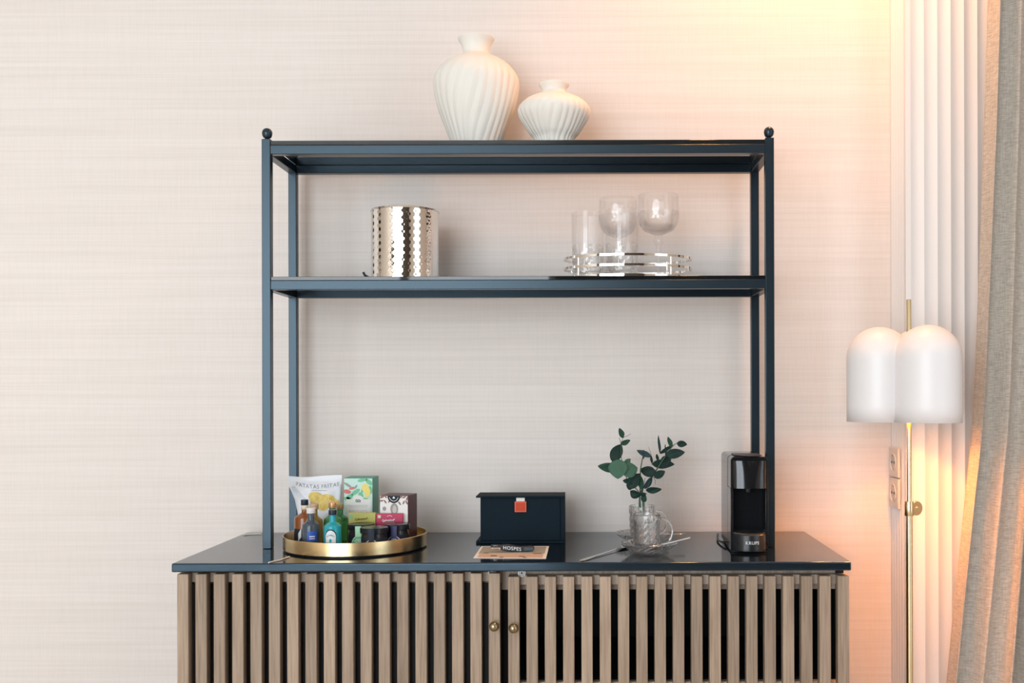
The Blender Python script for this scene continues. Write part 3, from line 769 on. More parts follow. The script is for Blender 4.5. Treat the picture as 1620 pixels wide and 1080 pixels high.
# bag of crisps
def crisp_bag():
    M_bag = mat('white_foil_bag', (0.74, 0.76, 0.80), 0.38, spec=0.5)
    D0, D1 = 2.356, 2.392           # base and top of the leaning bag
    p = W(503, 857, D0)
    b = thing('crisp_bag', 'white bag of potato crisps with yellow crisps printed on it', 'snack bag', (p.x, D0, ZTF))
    rows = [(752.6, 455.0, 541.0), (765, 455.5, 540.5), (775, 460, 540), (790, 466.5, 539), (806, 470, 537), (825, 473, 536), (845, 475, 535), (857.5, 478, 533)]
    def edge(v):
        y = 752.6 + (857.5 - 752.6) * v
        for (y0, a0, c0), (y1, a1, c1) in zip(rows, rows[1:]):
            if y <= y1 + 1e-6:
                t = (y - y0) / (y1 - y0); return y, a0 + (a1 - a0) * t, c0 + (c1 - c0) * t
        return rows[-1]
    def pt(u, v, side=-1, off=0):
        y, a, c = edge(v)
        D = D1 + (D0 - D1) * v
        q = W(a + (c - a) * u, y + (1.5 * math.sin(5 * u) if v < .02 else 0), D)
        bul = .020 * (max(0, math.sin(PI * u)) ** .6) * (max(0, math.sin(PI * min(1, max(0, (v - .09) / .88)))) ** .55)
        wr = .0022 * math.sin(23 * u + 9 * v) * math.sin(17 * v + 3) * min(1, 12 * u * (1 - u))
        crease = -.010 * max(0, 1 - abs((u * 1.0 - (v - .12) * .9)) / .09) * (1 if .12 < v < .55 else 0)
        return Vector((q.x - p.x, q.y - D0 + side * (bul + wr * (bul > .002) + crease * (bul > .004) + off + .0006), max(.0004, q.z - ZTF)))
    NU, NV = 40, 44
    g = G(); vs_ = []; fs_ = []
    for sd in (-1, 1):
        n = len(vs_)
        for j in range(NV + 1):
            for i in range(NU + 1): vs_.append(pt(i / NU, j / NV, sd))
        for j in range(NV):
            for i in range(NU):
                a_ = n + j * (NU + 1) + i; q = (a_, a_ + NU + 1, a_ + NU + 2, a_ + 1)
                fs_.append(q if sd < 0 else q[::-1])
    m_ = (NU + 1) * (NV + 1)
    rim = [i for i in range(NU + 1)] + [j * (NU + 1) + NU for j in range(1, NV + 1)] + [NV * (NU + 1) + i for i in range(NU - 1, -1, -1)] + [j * (NU + 1) for j in range(NV - 1, 0, -1)]
    for k in range(len(rim)):
        a_, c_ = rim[k], rim[(k + 1) % len(rim)]; fs_.append((a_, c_, c_ + m_, a_ + m_))
    g.add(vs_, fs_).build('bag', M_bag, b, sharp=60)
    # printed crisps (flat print following the bag)
    M_crisp = mat('crisp_print', (0.72, 0.53, 0.13), 0.5)
    t_ = noise(M_crisp, 120, (1, 1, 1), 3); r_ = ramp(M_crisp, t_.outputs[0], (0.62, 0.42, 0.08), (0.80, 0.64, 0.22))
    M_crisp.node_tree.links.new(r_.outputs[0], M_crisp.node_tree.nodes['Principled BSDF'].inputs['Base Color'])
    def blob(cu, cv, ru, rv, rot, off):
        g = G(); n, rg = 24, 5; vs_ = [pt(cu, cv, -1, off)]; fs_ = []
        for k in range(1, rg + 1):
            for i in range(n):
                a_ = 2 * PI * i / n; xx, yy = ru * math.cos(a_) * k / rg, rv * math.sin(a_) * k / rg
                vs_.append(pt(min(.985, cu + xx * math.cos(rot) - yy * math.sin(rot)), cv + xx * math.sin(rot) + yy * math.cos(rot), -1, off))
        for i in range(n): fs_.append((0, 1 + i, 1 + (i + 1) % n))
        for k in range(rg - 1):
            for i in range(n):
                j = (i + 1) % n; fs_.append((1 + k * n + i, 1 + (k + 1) * n + i, 1 + (k + 1) * n + j, 1 + k * n + j))
        g.add(vs_, fs_).build('crisp_print', M_crisp, b, sharp=60)
    blob(.52, .33, .17, .10, .15, .0004); blob(.72, .36, .17, .095, -.1, .0007); blob(.88, .40, .11, .07, .2, .0004); blob(.58, .42, .20, .075, .25, .0010)
    M_grey = mat('grey_print', (0.26, 0.28, 0.31), 0.5)
    text_obj('lettering', 'PATATAS FRITAS', .0125, M_grey, b, lambda x_, y_: pt(.555 + x_ / .128, .130 - y_ / .155 - .25 * (x_ / .128) ** 2 + .03, -1, .0006), 1.12)
    g = G()
    for i in range(12):
        u0 = .44 + .30 * i / 12; u1 = .44 + .30 * (i + 1) / 12
        g.face([pt(u0, .215, -1, .0006), pt(u1, .215, -1, .0006), pt(u1, .208, -1, .0006), pt(u0, .208, -1, .0006)])
    g.build('print_line', M_grey, b, sharp=0)
crisp_bag()

# thin cream cords/strips on the top
M_cord = mat('cream_cord', (0.78, 0.72, 0.62), 0.5)
def on_top(px, py, lift=0):
    u, v = uvp(px, py); D = (ZC - ZT - lift) * F / v
    return Vector((u * D / F, D, ZT + lift))
pts = [on_top(425, 889.6, .0016), on_top(433, 887.4, .0016), on_top(443, 885.5, .0016), on_top(450, 882.8, .0016), on_top(458, 880.2, .0016)]
q0 = pts[0].copy(); q0.z = ZT
o = G().tube([p - q0 for p in pts], .0014, 8).build('cord', M_cord, loc=q0); tag(o, 'thin cream cord poking out from beneath the brass tray', 'cord')
pts = [on_top(386, 845.6, .0018), on_top(392, 845.0, .0018), on_top(400, 844.6, .0018), on_top(413, 844.2, .0018)]
q0 = pts[0].copy(); q0.z = ZT
o = G().tube([p - q0 for p in pts], .0016, 8).build('cord', M_cord, loc=q0); tag(o, 'short cream cord at the back corner of the sideboard top', 'cord')

# ------------------------------------------------------------------ navy box with orange clasp
def clasp_box():
    D = 2.352
    xa = W(753, 857, D).x; xb = W(893.3, 857, D).x
    ztop = ZW(784.3, D, 820) - ZT
    dep = .088; ov = .0095; th = .0055
    t = thing('storage_box', 'navy cloth covered box with orange leather clasp on sideboard', 'box', ((xa + xb) / 2, D, ZT))
    w = (xb - xa) / 2
    G().box(-w, w, 0, dep, .0003, th).build('base_board', M_navy, t, bevel=.0008)
    G().box(-w + ov, w - ov, ov, dep - .003, th, ztop - .004).build('body', M_navy, t, bevel=.001)
    G().box(w - ov + .0002, w, ov * .5, dep, th, ztop - .004).build('spine', M_navy, t, bevel=.0008)
    G().box(-w, w, 0, dep, ztop - .004, ztop).build('lid', M_navy, t, bevel=.0008)
    cx = W(823, 800, D).x - (xa + xb) / 2
    z1, z0 = ZW(793, D) - ZT, ZW(810, D) - ZT
    c = G().box(cx - .0135, cx + .0140, ov - .0045, ov - .0003, z0, z1).build('clasp', M_orange_edge, t, bevel=.0008)
    c['label'] = 'orange leather clasp'
    G().box(cx - .0108, cx + .0112, ov - .0052, ov - .0045, z0 + .003, z1 - .003).build('clasp_inset', M_orange, c, sharp=0)
    st = G().box(cx - .0098, cx + .0102, ov - .0034, ov - .0003, z1 + .0002, ztop - .0045).build('clasp_strap', M_paper, t, bevel=.0005)
    st['label'] = 'white ribbon strap'
clasp_box()

# ------------------------------------------------------------------ card and corkscrew
def card():
    c = [on_top(748.5, 883.2), on_top(863.7, 883.8), on_top(868.6, 864), on_top(761.7, 864)]
    b0 = (c[0] + c[1]) / 2
    L = [p - b0 for p in c]
    t = thing('picture_card', 'printed card under the corkscrew on sideboard', 'card', (b0.x, b0.y, ZT))
    def P(u, v, z): 
        a = L[0].lerp(L[1], u); d = L[3].lerp(L[2], u); q = a.lerp(d, v); return (q.x, q.y, z)
    def quad(u0, u1, v0, v1, z): return [P(u0, v0, z), P(u1, v0, z), P(u1, v1, z), P(u0, v1, z)]
    g = G(); lo = quad(0, 1, 0, 1, .0003); hi = quad(0, 1, 0, 1, .0009)
    g.add(lo + hi, [(3, 2, 1, 0), (4, 5, 6, 7), (0, 1, 5, 4), (1, 2, 6, 5), (2, 3, 7, 6), (3, 0, 4, 7)]).build('card_sheet', M_paper, t, sharp=0)
    G().face(quad(.03, .965, .36, .95, .0010)).build('grey_print', mat('grey_green_print', (0.36, 0.36, 0.31), .6), t, sharp=0)
    G().face(quad(.05, .95, .06, .34, .0010)).build('peach_print', mat('peach_print', (0.62, 0.42, 0.30), .6), t, sharp=0)
    g = G()
    for u, v, w_, h_ in ((.10, .34, .07, .06), (.22, .13, .09, .07), (.36, .02, .05, .06), (.62, .10, .08, .05), (.80, .33, .12, .05), (.68, .01, .05, .05)):
        g.face(quad(u, u + w_, v + .02, v + .02 + h_, .0012))
    g.build('dark_print', mat('brown_print', (0.10, 0.07, 0.05), .6), t, sharp=0)
card()
def corkscrew():
    D = 2.225; th = .011; zb = ZT + .0014
    k = D / F
    ctr = W(811, 877, D)
    t = thing('corkscrew', 'folded black waiter corkscrew lying on the printed card', 'corkscrew', (ctr.x, D, zb), math.radians(2.5))
    def L(cx, cy):
        px_ = 740 + cx / 9.0; py_ = 770 + cy / 9.0
        return ((px_ - 811) * k, (877.8 - py_) * k * 1.0)
    h = [L(a, b) for a, b in ((470, 940), (520, 955), (620, 968), (850, 966), (930, 958), (950, 935), (946, 903), (915, 890), (760, 893), (700, 890), (640, 876), (580, 865), (500, 862), (470, 872))]
    h = [(a, max(b, .0002)) for a, b in h]
    G().prism(h, -th / 2, th / 2, 'y').build('handle', M_mblack, t, bevel=.001)
    s = [L(a, b) for a, b in ((328, 900), (470, 895), (470, 870), (400, 862), (345, 864), (328, 880))]
    G().prism(s, -th / 2 + .001, th / 2 - .001, 'y').build('lever', M_mblack, t, bevel=.0006)
    s = [L(a, b) for a, b in ((335, 930), (400, 936), (470, 938), (470, 905), (335, 906))]
    G().prism(s, -th / 2 + .001, th / 2 - .001, 'y').build('blade', M_chrome, t, bevel=.0006)
    s = [L(a, b) for a, b in ((365, 890), (430, 884), (420, 872), (375, 872))]
    G().prism(s, -th / 2 - .0003, -th / 2 + .0012, 'y').build('lever_plate', M_chrome, t, sharp=0)
    s = [L(a, b) for a, b in ((800, 955), (930, 950), (940, 908), (800, 905))]
    G().prism(s, -th / 2 - .0003, -th / 2 + .0005, 'y').build('grip_plate', mat('grey_steel', (0.05, 0.075, 0.10), 0.3), t, sharp=0)
    x0, z0 = L(633, 922)
    text_obj('lettering', 'HOSPES', .0108, M_white_print, t, lambda x_, y_: (x0 + x_ * 1.0, -th / 2 - .0004, z0 + y_ - .11 * x_), 1.1)
corkscrew()

# ------------------------------------------------------------------ glass cups on saucers, spoons
def saucer(px, D, label):
    x = W(px, 860, D).x; r = .0645; N = 40
    prof = [(0, .0003), (.030, .0003), (.0335, .002), (.0415, .0068), (.0495, .0117), (.0570, .0165), (.0632, .0218), (.0645, .0232), (.0628, .0240), (.054, .0190), (.043, .0125), (.0325, .0053), (0, .0053)]
    def fn(r_, a, z, k):
        i_ = int(round(a / (2 * PI) * N))
        if 3 <= k <= 6: return r_ - (.0022 if (i_ + k) % 2 else 0)
        if k in (7, 8): return r_ - (.0016 if i_ % 2 else 0)
        return r_
    o = G().lathe(prof, N, fn=fn).build('saucer', M_crystal, loc=(x, D, ZT), sharp=0)
    return tag(o, label, 'saucer', 'cut glass saucers')
saucer(1026, 2.205, 'cut glass saucer holding the empty cup and a teaspoon')
saucer(1016, 2.362, 'cut glass saucer under the cup with eucalyptus')
ZSA = ZT + .0058
def cup(px, D, label, hang):
    x = W(px, 840, D).x; r = .0312; h = .0815
    c = thing('glass_cup', label, 'cup', (x, D, ZSA))
    N, rows = 24, 9
    outer = [(0, .0002), (r * .78, .0002)] + [(r * (.93 + .07 * (k / rows)), .003 + (h - .010) * k / rows) for k in range(rows + 1)] + [(r, h - .002), (r - .0008, h)]
    no = len(outer)
    inner = [(r - .0030, h), (r - .0036, h - .004), (r * .78, .018), (r * .66, .0125), (0, .012)]
    def fn(r_, a, z, k):
        if 2 <= k < no - 3:
            return r_ - (.0030 if (int(round(a / (2 * PI) * N)) + k) % 2 else 0)
        return r_
    G().lathe(outer + inner, N, fn=fn).build('cup_body', M_crystal, c, sharp=0)
    pts = []
    for i in range(15):
        t = i / 14; a = math.radians(100 - 200 * t)
        pts.append(((r + .001) + .026 * max(0, math.cos(a)) ** .8, 0, h * .52 + .027 * math.sin(a)))
    ca, sa = math.cos(hang), math.sin(hang)
    pts = [(p[0] * ca, p[0] * sa, p[2]) for p in pts]
    G().tube(pts, .0030, 10).build('handle', M_crystal, c)
    return c
cup(1022.5, 2.205, 'empty cut glass cup with handle on its saucer', math.radians(8))
cup(1016, 2.362, 'cut glass cup holding eucalyptus sprigs', math.radians(-12))

def spoon(label, tip, bowl, end_w=.0050, thick=.0011, group=None):
    # tip: handle end, bowl: bowl end, both in world space
    tip, bowl = Vector(tip), Vector(bowl)
    d = bowl - tip; ln = d.length; d.normalize(); sd = d.cross(Vector((0, 0, 1))); sd.normalize(); up = sd.cross(d)
    base = Vector(((tip.x + bowl.x) / 2, (tip.y + bowl.y) / 2, min(tip.z, bowl.z)))
    s = thing('teaspoon', label, 'spoon', base, 0, group)
    prof = [(0, .35), (.03, .9), (.10, 1.0), (.22, .72), (.40, .45), (.60, .36), (.68, .40)]
    g = G(); vs_ = []
    for t, wv in prof:
        c = tip + d * (ln * t) - base; hw = end_w * wv
        vs_ += [c + sd * hw + up * thick, c - sd * hw + up * thick, c - sd * hw, c + sd * hw]
    fs_ = [(3, 2, 1, 0)]
    for i in range(len(prof) - 1):
        for k in range(4):
            l = (k + 1) % 4; fs_.append((4 * i + k, 4 * i + l, 4 * i + 4 + l, 4 * i + 4 + k))
    n = 4 * (len(prof) - 1); fs_.append((n, n + 1, n + 2, n + 3))
    g.add(vs_, fs_).build('handle', M_chrome, s, bevel=.0003, bseg=1)
    c = tip + d * (ln * .84) - base
    g = G(); vs_ = []; n1, n2 = 8, 20
    vs_.append(c - up * .0035)
    for k in range(1, n1 + 1):
        q = k / n1
        for i in range(n2):
            a = 2 * PI * i / n2
            vs_.append(c + d * (ln * .165 * q * math.cos(a)) + sd * (.0095 * q * math.sin(a)) + up * (.0045 * (q * q) - .0035))
    fs_ = [(0, 1 + (i + 1) % n2, 1 + i) for i in range(n2)]
    for k in range(n1 - 1):
        for i in range(n2):
            j = (i + 1) % n2; fs_.append((1 + k * n2 + i, 1 + k * n2 + j, 1 + (k + 1) * n2 + j, 1 + (k + 1) * n2 + i))
    g.add(vs_, fs_).build('bowl', M_chrome, s, solid=.0008)
spoon('steel teaspoon resting on the saucer of the empty cup', W(1092.5, 850.0, 2.19), W(1026, 867, 2.155))
spoon('steel teaspoon resting on the saucer behind the empty cup', W(1084, 844.3, 2.325), W(1024, 846.3, 2.312))
spoon('steel teaspoon lying on the sideboard with handle at its front edge', on_top(918, 887.3, .0006), on_top(1003, 859.5, .0045), .0065)

# ------------------------------------------------------------------ eucalyptus
def sprig():
    D0 = 2.362
    base = Vector((W(1016, 840, D0).x, D0, ZSA + .0125))
    e = thing('eucalyptus', 'dark green eucalyptus sprigs standing in a cut glass cup', 'plant', base)
    def C(cx, cy, dd=0): return W(935 + cx / 7.715, 665 + cy / 7.715, D0 + dd) - base
    def smooth(p, n=6):
        out = []
        for i in range(len(p) - 1):
            p0, p1, p2, p3 = p[max(i - 1, 0)], p[i], p[i + 1], p[min(i + 2, len(p) - 1)]
            for j in range(n):
                t = j / n
                out.append(0.5 * (2 * p1 + (p2 - p0) * t + (2 * p0 - 5 * p1 + 4 * p2 - p3) * t * t + (3 * p1 - p0 - 3 * p2 + p3) * t ** 3))
        return out + [p[-1]]
    def stem(pts, r0, r1):
        q = smooth(pts); n = len(q)
        G().tube(q, [r0 + (r1 - r0) * i / (n - 1) for i in range(n)], 7).build('stem', M_stem, e)
    B = Vector((0, 0, 0.001))
    stem([Vector((-.008, .0, .001)), C(592, 1005), C(600, 830, -.005), C(603, 620, -.008), C(630, 452, -.010)], .0022, .0012)
    stem([Vector((.006, .003, .001)), C(640, 1005, .004), C(622, 850, .006), C(735, 700, .01), C(800, 600, .008), C(930, 400, .0), C(1000, 310, -.006), C(1052, 272, -.008)], .0030, .0007)
    stem([Vector((-.002, -.004, .001)), C(600, 990, -.006), C(585, 880, -.010), C(520, 800, -.014), C(430, 690, -.016), C(375, 500, -.012), C(366, 290, -.008), C(342, 210, -.006)], .0016, .0006)
    stem([C(366, 290, -.008), C(392, 212, -.007), C(440, 190, -.007), C(486, 160, -.007)], .0006, .0004)
    stem([C(745, 540, .008), C(742, 450, .006), C(700, 318, .004)], .0010, .0003)
    stem([C(760, 690, .008), C(785, 740, .004), C(780, 780, .002)], .0006, .0004)
    stem([C(630, 880, .0), C(660, 700, .01)], .0008, .0006)
    leaves = [((392, 212), (345, 92), 58, 1, -.007), ((362, 292), (478, 238), 56, 1, -.008), ((262, 505), (368, 288), 130, 0, -.004),
              ((345, 590), (82, 556), 105, 1, -.018), ((330, 470), (330, 712), 205, 2, -.030), ((375, 640), (568, 575), 165, 2, -.034), ((400, 560), (480, 465), 70, 2, -.030),
              ((450, 830), (600, 645), 130, 0, -.020), ((612, 838), (590, 650), 62, 1, -.012), ((485, 740), (388, 735), 55, 0, -.024), ((430, 790), (530, 800), 80, 0, -.018),
              ((735, 440), (558, 364), 62, 3, -.012), ((640, 470), (642, 355), 26, 3, -.010), ((795, 640), (596, 600), 115, 0, .004), ((745, 530), (1018, 532), 100, 0, .006), ((860, 530), (975, 440), 105, 0, .010),
              ((905, 420), (1145, 385), 105, 0, -.004), ((1048, 280), (1172, 290), 70, 0, -.008), ((985, 325), (938, 198), 48, 1, -.006), ((845, 402), (820, 183), 26, 3, .0),
              ((818, 492), (800, 408), 30, 0, .006), ((770, 695), (902, 615), 82, 0, -.004), ((668, 850), (862, 838), 70, 0, -.012), ((655, 835), (742, 685), 55, 3, .0),
              ((690, 820), (745, 700), 40, 0, .006), ((588, 930), (478, 858), 90, 0, -.016), ((600, 912), (676, 888), 34, 0, -.012), ((646, 1000), (652, 885), 62, 1, .002),
              ((746, 522), (733, 430), 26, 0, .007), ((842, 405), (1000, 300), 40, 0, -.002), ((920, 470), (905, 290), 18, 3, .004)]
    rnd = random.Random(4)
    for (b_, t_, wd, mi, dd) in leaves:
        p0 = C(b_[0], b_[1], dd); p1 = C(t_[0], t_[1], dd + rnd.uniform(-.012, .012))
        ax = p1 - p0; ln = ax.length; axn = ax.normalized()
        toward = Vector((0, -1, 0)); sd = axn.cross(toward); sd.normalize(); nr = sd.cross(axn); nr.normalize()
        if nr.y > 0: nr = -nr
        tilt = rnd.uniform(-.35, .35); sd2 = sd * math.cos(tilt) + nr * math.sin(tilt); nr2 = nr * math.cos(tilt) - sd * math.sin(tilt)
        hw = 1.12 * wd / 7.715 * (D0 + dd) / F * .5 / max(.85, math.cos(tilt))
        g = G(); vs_ = []; NL, NW = 12, 6; droop = rnd.uniform(-.10, .12) * ln
        for i in range(NL + 1):
            t = i / NL; ww = hw * (max(0, math.sin(PI * t ** .85)) ** .75) + .0002
            for j in range(NW + 1):
                s = j / NW * 2 - 1
                vs_.append(p0 + ax * t + sd2 * (ww * s) + nr2 * (abs(s) * ww * .22 + droop * math.sin(PI * t) + .0008 * math.sin(9 * t + 4 * s)))
        fs_ = []
        for i in range(NL):
            for j in range(NW):
                a = i * (NW + 1) + j; fs_.append((a, a + 1, a + NW + 2, a + NW + 1))
        g.add(vs_, fs_).build('leaf', M_leaf[mi], e, solid=.0004, sharp=60)
sprig()

# ------------------------------------------------------------------ coffee machine
def coffee():
    D = 2.200; rot = math.radians(-1.5)
    fl_ = W(1157.0, 800, D); fr_ = W(1216.5, 800, D); wdt = .0825
    ctr = (fl_ + fr_) / 2
    c = thing('coffee_machine', 'slim glossy black capsule coffee machine on sideboard beside shelf post', 'coffee machine', (ctr.x, D, ZT), rot)
    hw = wdt / 2; H = ZW(722.5, D, 1185) - ZT
    def rr(x0, x1, z0, z1, r, n=5, bottom=False):
        pts = []
        for cx, cz, a0 in ((x1 - r, z1 - r, 0), (x0 + r, z1 - r, PI / 2)):
            for i in range(n + 1):
                a = a0 + PI / 2 * i / n; pts.append((cx + r * math.cos(a), cz + r * math.sin(a)))
        return pts + [(x0, z0), (x1, z0)]
    zh = ZW(773.5, D, 1185) - ZT      # underside of the head
    # body behind the recess and head housing
    G().prism(rr(-hw, hw, .004, H, .009), .070, .205, 'y').build('body', M_gblack, c, bevel=.002)
    G().prism(rr(-hw + .0005, hw - .0005, zh, H - .0005, .0085), .012, .070, 'y').build('head', M_gblack, c, bevel=.001)
    # bowed glossy front of the head
    g = G(); vs_ = []; N, Mz = 16, 10
    for j in range(Mz + 1):
        z = zh + .001 + (H - zh - .010) * j / Mz
        for i in range(N + 1):
            s = i / N * 2 - 1
            rim = max(0, (j / Mz - .55) / .45)
            y = .011 - .011 * (1 - s * s) ** .5 * (1 - .25 * rim * rim) + .0022 * math.exp(-((s - .15) / .30) ** 2) * (j / Mz) ** 2
            vs_.append((s * (hw - .004), y, z))
    n0 = len(vs_); vs_ += [(p[0], .0125, p[2]) for p in vs_[:n0]]
    fs_ = []
    for j in range(Mz):
        for i in range(N):
            a = j * (N + 1) + i; fs_.append((a, a + 1, a + N + 2, a + N + 1))
    rim_ = [i for i in range(N + 1)] + [j * (N + 1) + N for j in range(1, Mz + 1)] + [Mz * (N + 1) + i for i in range(N - 1, -1, -1)] + [j * (N + 1) for j in range(Mz - 1, 0, -1)]
    for k in range(len(rim_)):
        a, b = rim_[k], rim_[(k + 1) % len(rim_)]; fs_.append((a, a + n0, b + n0, b))
    G().add(vs_, fs_).build('head_front', M_gblack, c, sharp=50)
    # side frames of the recess and the ribbed back
    for s in (-1, 1):
        x0, x1 = sorted((s * hw, s * (hw - .006)))
        G().box(x0, x1, .012, .070, .004, zh).build('side_frame', M_gblack, c, bevel=.001)
    gr = G().box(-hw + .006, hw - .006, .066, .0698, .03, zh).build('grille', M_grille, c, sharp=0)
    g = G()
    n = 14; xs = [-hw + .010 + (wdt - .020) * i / n for i in range(n + 1)]
    for x_ in xs: g.box(x_ - .0008, x_ + .0008, .0648, .0659, .050, zh - .006)
    zz = .052
    while zz < zh - .006:
        g.box(-hw + .010, hw - .010, .0650, .0659, zz, zz + .0016); zz += .0046
    g.build('grille_ribs', M_grille, gr, sharp=0)
    G().lathe([(0, zh - .010), (.007, zh - .010), (.009, zh - .0005), (0, zh - .0005)], 20, (0, .040, 0)).build('spout', M_mblack, c)
    # round drip tray
    zt0 = ZW(874.5, D - .02, 1190) - ZT; zt1 = ZW(846, D - .01, 1190) - ZT
    ty = .020; tr_ = .0372
    poly = [(tr_ * math.cos(a), ty + tr_ * .85 * math.sin(a)) for a in [PI + PI * i / 24 for i in range(25)]] + [(tr_, .0635), (-tr_, .0635)]
    G().prism(poly, max(.003, zt0), zt1, 'z').build('drip_tray', M_mblack2, c, bevel=.002)
    g = G()
    for i in range(9):
        y_ = ty - .026 + i * .008
        hx = tr_ * .93 if y_ > ty else tr_ * .93 * math.sqrt(max(0, 1 - ((y_ - ty) / (tr_ * .85)) ** 2))
        g.box(-hx, hx, y_, y_ + .0032, zt1 + .0002, zt1 + .0022)
    g.build('drip_grid', M_chromeb, c, sharp=0)
    G().box(-hw + .004, hw - .004, .014, .20, .0004, .0038).build('foot_plate', M_mblack, c, bevel=.001)
    text_obj('lettering', 'KRUPS', .0098, M_white_print, c, lambda x_, y_: (.0005 + tr_ * math.sin((x_ + .003) / tr_), ty - (tr_ * .85 + .0006) * math.cos((x_ + .003) / tr_), (zt0 + zt1) / 2 + .001 + y_), 1.1)
    # lever on top
    lv = [(-.030, .030), (-.010, .006), (.004, .002), (.018, .006), (.030, .030), (.030, .10), (-.030, .10)]
    G().prism(lv, H + .0002, H + .0022, 'z').build('lever', M_mblack, c, bevel=.001)
    # cable
    p = [(-hw + .002, .11, .010), (-hw - .008, .13, .006), (-hw - .012, .17, .004), (-hw - .009, .21, .004), (-hw - .004, .25, .006)]
    G().tube(p, .0026, 8).build('cable', M_mblack, c)
M_mblack2 = mat('satin_black_plastic', (0.016, 0.017, 0.019), 0.25)
M_grille = mat('grille_black', (0.004, 0.005, 0.007), 0.6, spec=0.12)
M_chromeb = mat('dark_chrome', (0.35, 0.33, 0.31), 0.2, metal=1.0)
coffee()

# ------------------------------------------------------------------ wall sockets on the side of the pilaster
M_sock = mat('beige_socket', (0.66, 0.60, 0.55), 0.45)
M_hole = mat('socket_hole', (0.03, 0.025, 0.022), 0.7)
def socket(py0, py1, label):
    yc = 2.505
    z1 = ZW(py0, yc, 1417); z0 = ZW(py1, yc, 1417); zc = (z0 + z1) / 2; hh = (z1 - z0) / 2 - .0008
    s = thing('wall_socket', label, 'socket', (XP - .0003, yc, zc))
    G().box(-.007, -.0002, -hh, hh, -hh, hh).build('plate', M_sock, s, bevel=.0012)
    g = G().lathe([(.0205, 0), (.0225, 0), (.0225, .0022), (.0205, .0022), (.0195, 0)], 32)
    g.build('rim', M_sock, s, loc=(-.0072, 0, 0), rot=(0, -PI / 2, 0))
    w = G().lathe([(0, .0003), (.0195, .0003)], 32).build('well', mat('socket_well', (.56, .50, .45), .5), s, loc=(-.0072, 0, 0), rot=(0, -PI / 2, 0))
    for dy in (-.0095, .0095):
        G().cylx((dy, 0), .0032, -.0083, -.0077, 12).build('pin_hole', M_hole, s, sharp=0)
    for dz in (-.018, .018):
        G().box(-.0088, -.0078, -.002, .002, dz - .003, dz + .003).build('earth_clip', M_chromeb, s, sharp=0)
socket(707.5, 754.5, 'beige wall socket on fluted pilaster, upper one of two')
socket(755.5, 803, 'beige wall socket on fluted pilaster, lower one of two')

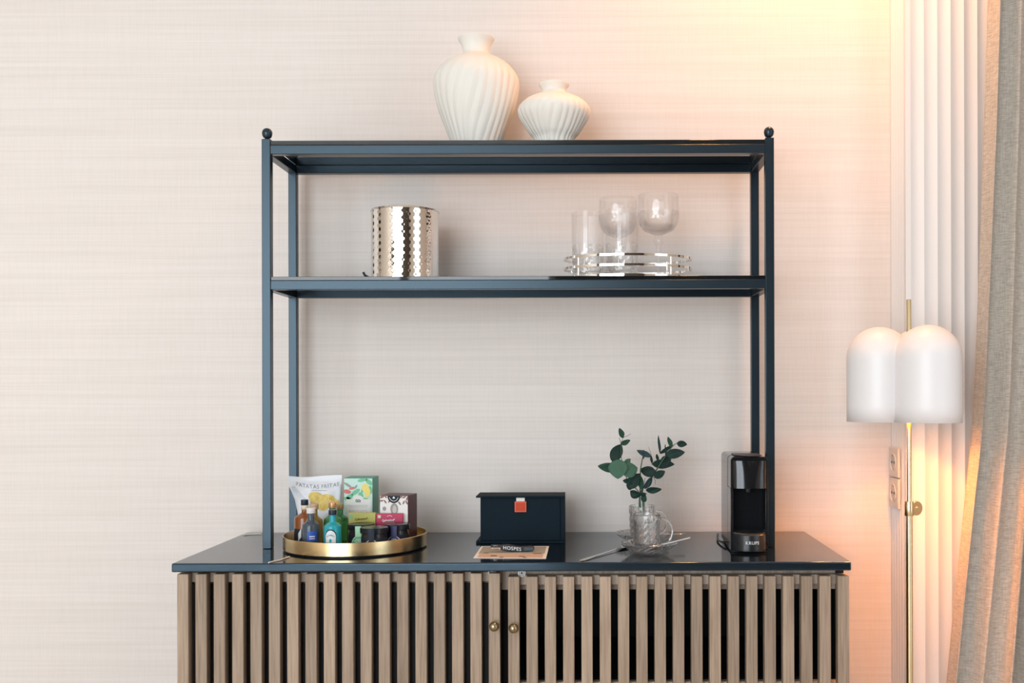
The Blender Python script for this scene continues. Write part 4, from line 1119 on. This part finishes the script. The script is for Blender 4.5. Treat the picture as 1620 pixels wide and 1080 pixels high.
# ------------------------------------------------------------------ floor lamp
def lamp():
    D = 2.215; p = W(1438, 640, D)
    L = thing('floor_lamp', 'brass floor lamp with white three lobed dome shade', 'lamp', (p.x, D, 0))
    k = D / F; R, r = .0633, .0702
    G().lathe([(0, 0.0003), (.11, .0003), (.11, .010), (.105, .014), (.012, .016), (.0085, .03)], 48).build('base', M_lbrass, L)
    zcol0, zcol1 = ZW(815.5, D, 1440), ZW(792.5, D, 1440); ztop = ZW(473.5, D, 1437)
    G().lathe([(0, .014), (.0072, .014), (.0072, zcol0 + .001), (0, zcol0 + .001)], 24).build('lower_pole', M_lbrass, L)
    G().lathe([(0, zcol0 + .001), (.0052, zcol0 + .001), (.0052, ztop - .001), (.0045, ztop), (0, ztop)], 24).build('upper_pole', M_lbrass, L)
    G().lathe([(0, zcol0), (.0098, zcol0), (.0104, zcol0 + .001), (.0104, zcol1 - .001), (.0098, zcol1), (0, zcol1)], 28).build('collar', M_lbrass, L)
    zc_ = (zcol0 + zcol1) / 2
    G().cylx((.002, zc_), .0045, .008, .018, 14).build('knob_stem', M_lbrass, L)
    kb = G().lathe([(0, 0), (.0155, 0), (.0162, .001), (.0162, .004), (.0155, .005), (0, .005)], 32)
    kb.build('knob', M_lbrass, L, loc=(.0155, .005, zc_), rot=(PI / 2, 0, math.radians(25)))
    zbot = ZW(668.3, D - .07, 1440); zcyl = ZW(565.5, D - .055, 1455)
    rot = math.radians(170)
    ang = [rot, rot + 2 * PI / 3, rot + 4 * PI / 3]
    cen = [(R * math.cos(a), R * math.sin(a)) for a in ang]
    NA = 144
    def out(th):
        b = 0
        for a in ang:
            dd = R * math.cos(th - a); q = r * r - (R * math.sin(th - a)) ** 2
            if q > 0: b = max(b, dd + math.sqrt(q))
        return b
    ths = [rot + PI / 3 + 2 * PI * i / NA for i in range(NA)]
    O = [out(t) for t in ths]
    vs_ = []; rings = []
    def addring(f, zf):
        rings.append([len(vs_) + i for i in range(NA)])
        for i, t in enumerate(ths):
            x_, y_ = O[i] * f * math.cos(t), O[i] * f * math.sin(t)
            vs_.append((x_, y_, zf(x_, y_)))
    def dome(x_, y_):
        b = 0
        for c in cen:
            d2 = (x_ - c[0]) ** 2 + (y_ - c[1]) ** 2
            b = max(b, math.sqrt(max(0, r * r - d2)))
        return zcyl + b
    for j in range(5): addring(1, lambda x_, y_, z=zbot + (zcyl - zbot) * j / 4: z)
    for j in range(1, 27): addring(math.cos(PI / 2 * j / 27), dome)
    vs_.append((0, 0, dome(0, 0)))
    fs_ = []
    for A, B in zip(rings, rings[1:]):
        for i in range(NA):
            j = (i + 1) % NA; fs_.append((A[i], A[j], B[j], B[i]))
    for i in range(NA): fs_.append((rings[-1][i], rings[-1][(i + 1) % NA], len(vs_) - 1))
    sh = G().add(vs_, fs_).build('shade', M_shade, L, sharp=28, solid=.0022)
    sh['label'] = 'white three lobed metal shade'
    for c in cen:
        b = G().ball((0, 0, 0), .021, 16, 10).build('bulb', M_bulb, L, loc=(c[0], c[1], zbot + .130))
        G().lathe([(0, .016), (.012, .016), (.012, .045), (0, .045)], 16).build('bulb_holder', M_lbrass, b)
    G().tube([(cen[0][0], cen[0][1], zbot + .172), (0, 0, zbot + .172), (cen[1][0], cen[1][1], zbot + .172)], .003, 8).build('bulb_arm', M_lbrass, L)
    G().tube([(0, 0, zbot + .172), (cen[2][0], cen[2][1], zbot + .172)], .003, 8).build('bulb_arm', M_lbrass, L)
lamp()

# ------------------------------------------------------------------ curtain
def curtain():
    D = 2.335
    ed = [(-60, 1567), (0, 1565), (200, 1558), (330, 1552), (500, 1545), (600, 1541), (690, 1535.5), (790, 1525), (930, 1511.5), (1080, 1497), (1500, 1462)]
    zs = [(ZW(y, D, 1540), XW(x, D, y)) for y, x in ed]
    zs = [(HC, zs[0][1] + .005)] + zs
    def xl_(z):
        for (za, xa), (zb_, xb) in zip(zs, zs[1:]):
            if z >= zb_: 
                t = (za - z) / (za - zb_); return xa + (xb - xa) * t
        return zs[-1][1]
    XE = 1.62; NS, NZ = 420, 70
    g = G(); vs_ = []
    for j in range(NZ + 1):
        z = HC - .02 + (.015 - HC + .02) * j / NZ
        x0 = xl_(z); low = 1 - z / HC
        for i in range(NS + 1):
            s = i / NS
            u = s * 15
            ph = 2 * PI * (u + .16 * math.sin(u * 1.7 + 1) + .05 * math.sin(z * 2.1 + u))
            amp = (.016 + .012 * low) * (.75 + .35 * math.sin(u * 2.3 + .6))
            y = D + amp * math.cos(ph) + .008 * math.sin(z * 3 + u * .9) * low
            x = x0 + (XE - x0) * s + .006 * math.sin(ph) * (.4 + low)
            if s < .012: x = max(x, x0)
            vs_.append((x, y, z))
    fs_ = []
    for j in range(NZ):
        for i in range(NS):
            a = j * (NS + 1) + i; fs_.append((a, a + NS + 1, a + NS + 2, a + 1))
    o = g.add(vs_, fs_).build('curtain', M_cur, solid=.002, sharp=0); o.data.shade_smooth()
    tag(o, 'grey beige linen curtain hanging in folds beside fluted pilaster', 'curtain')
curtain()
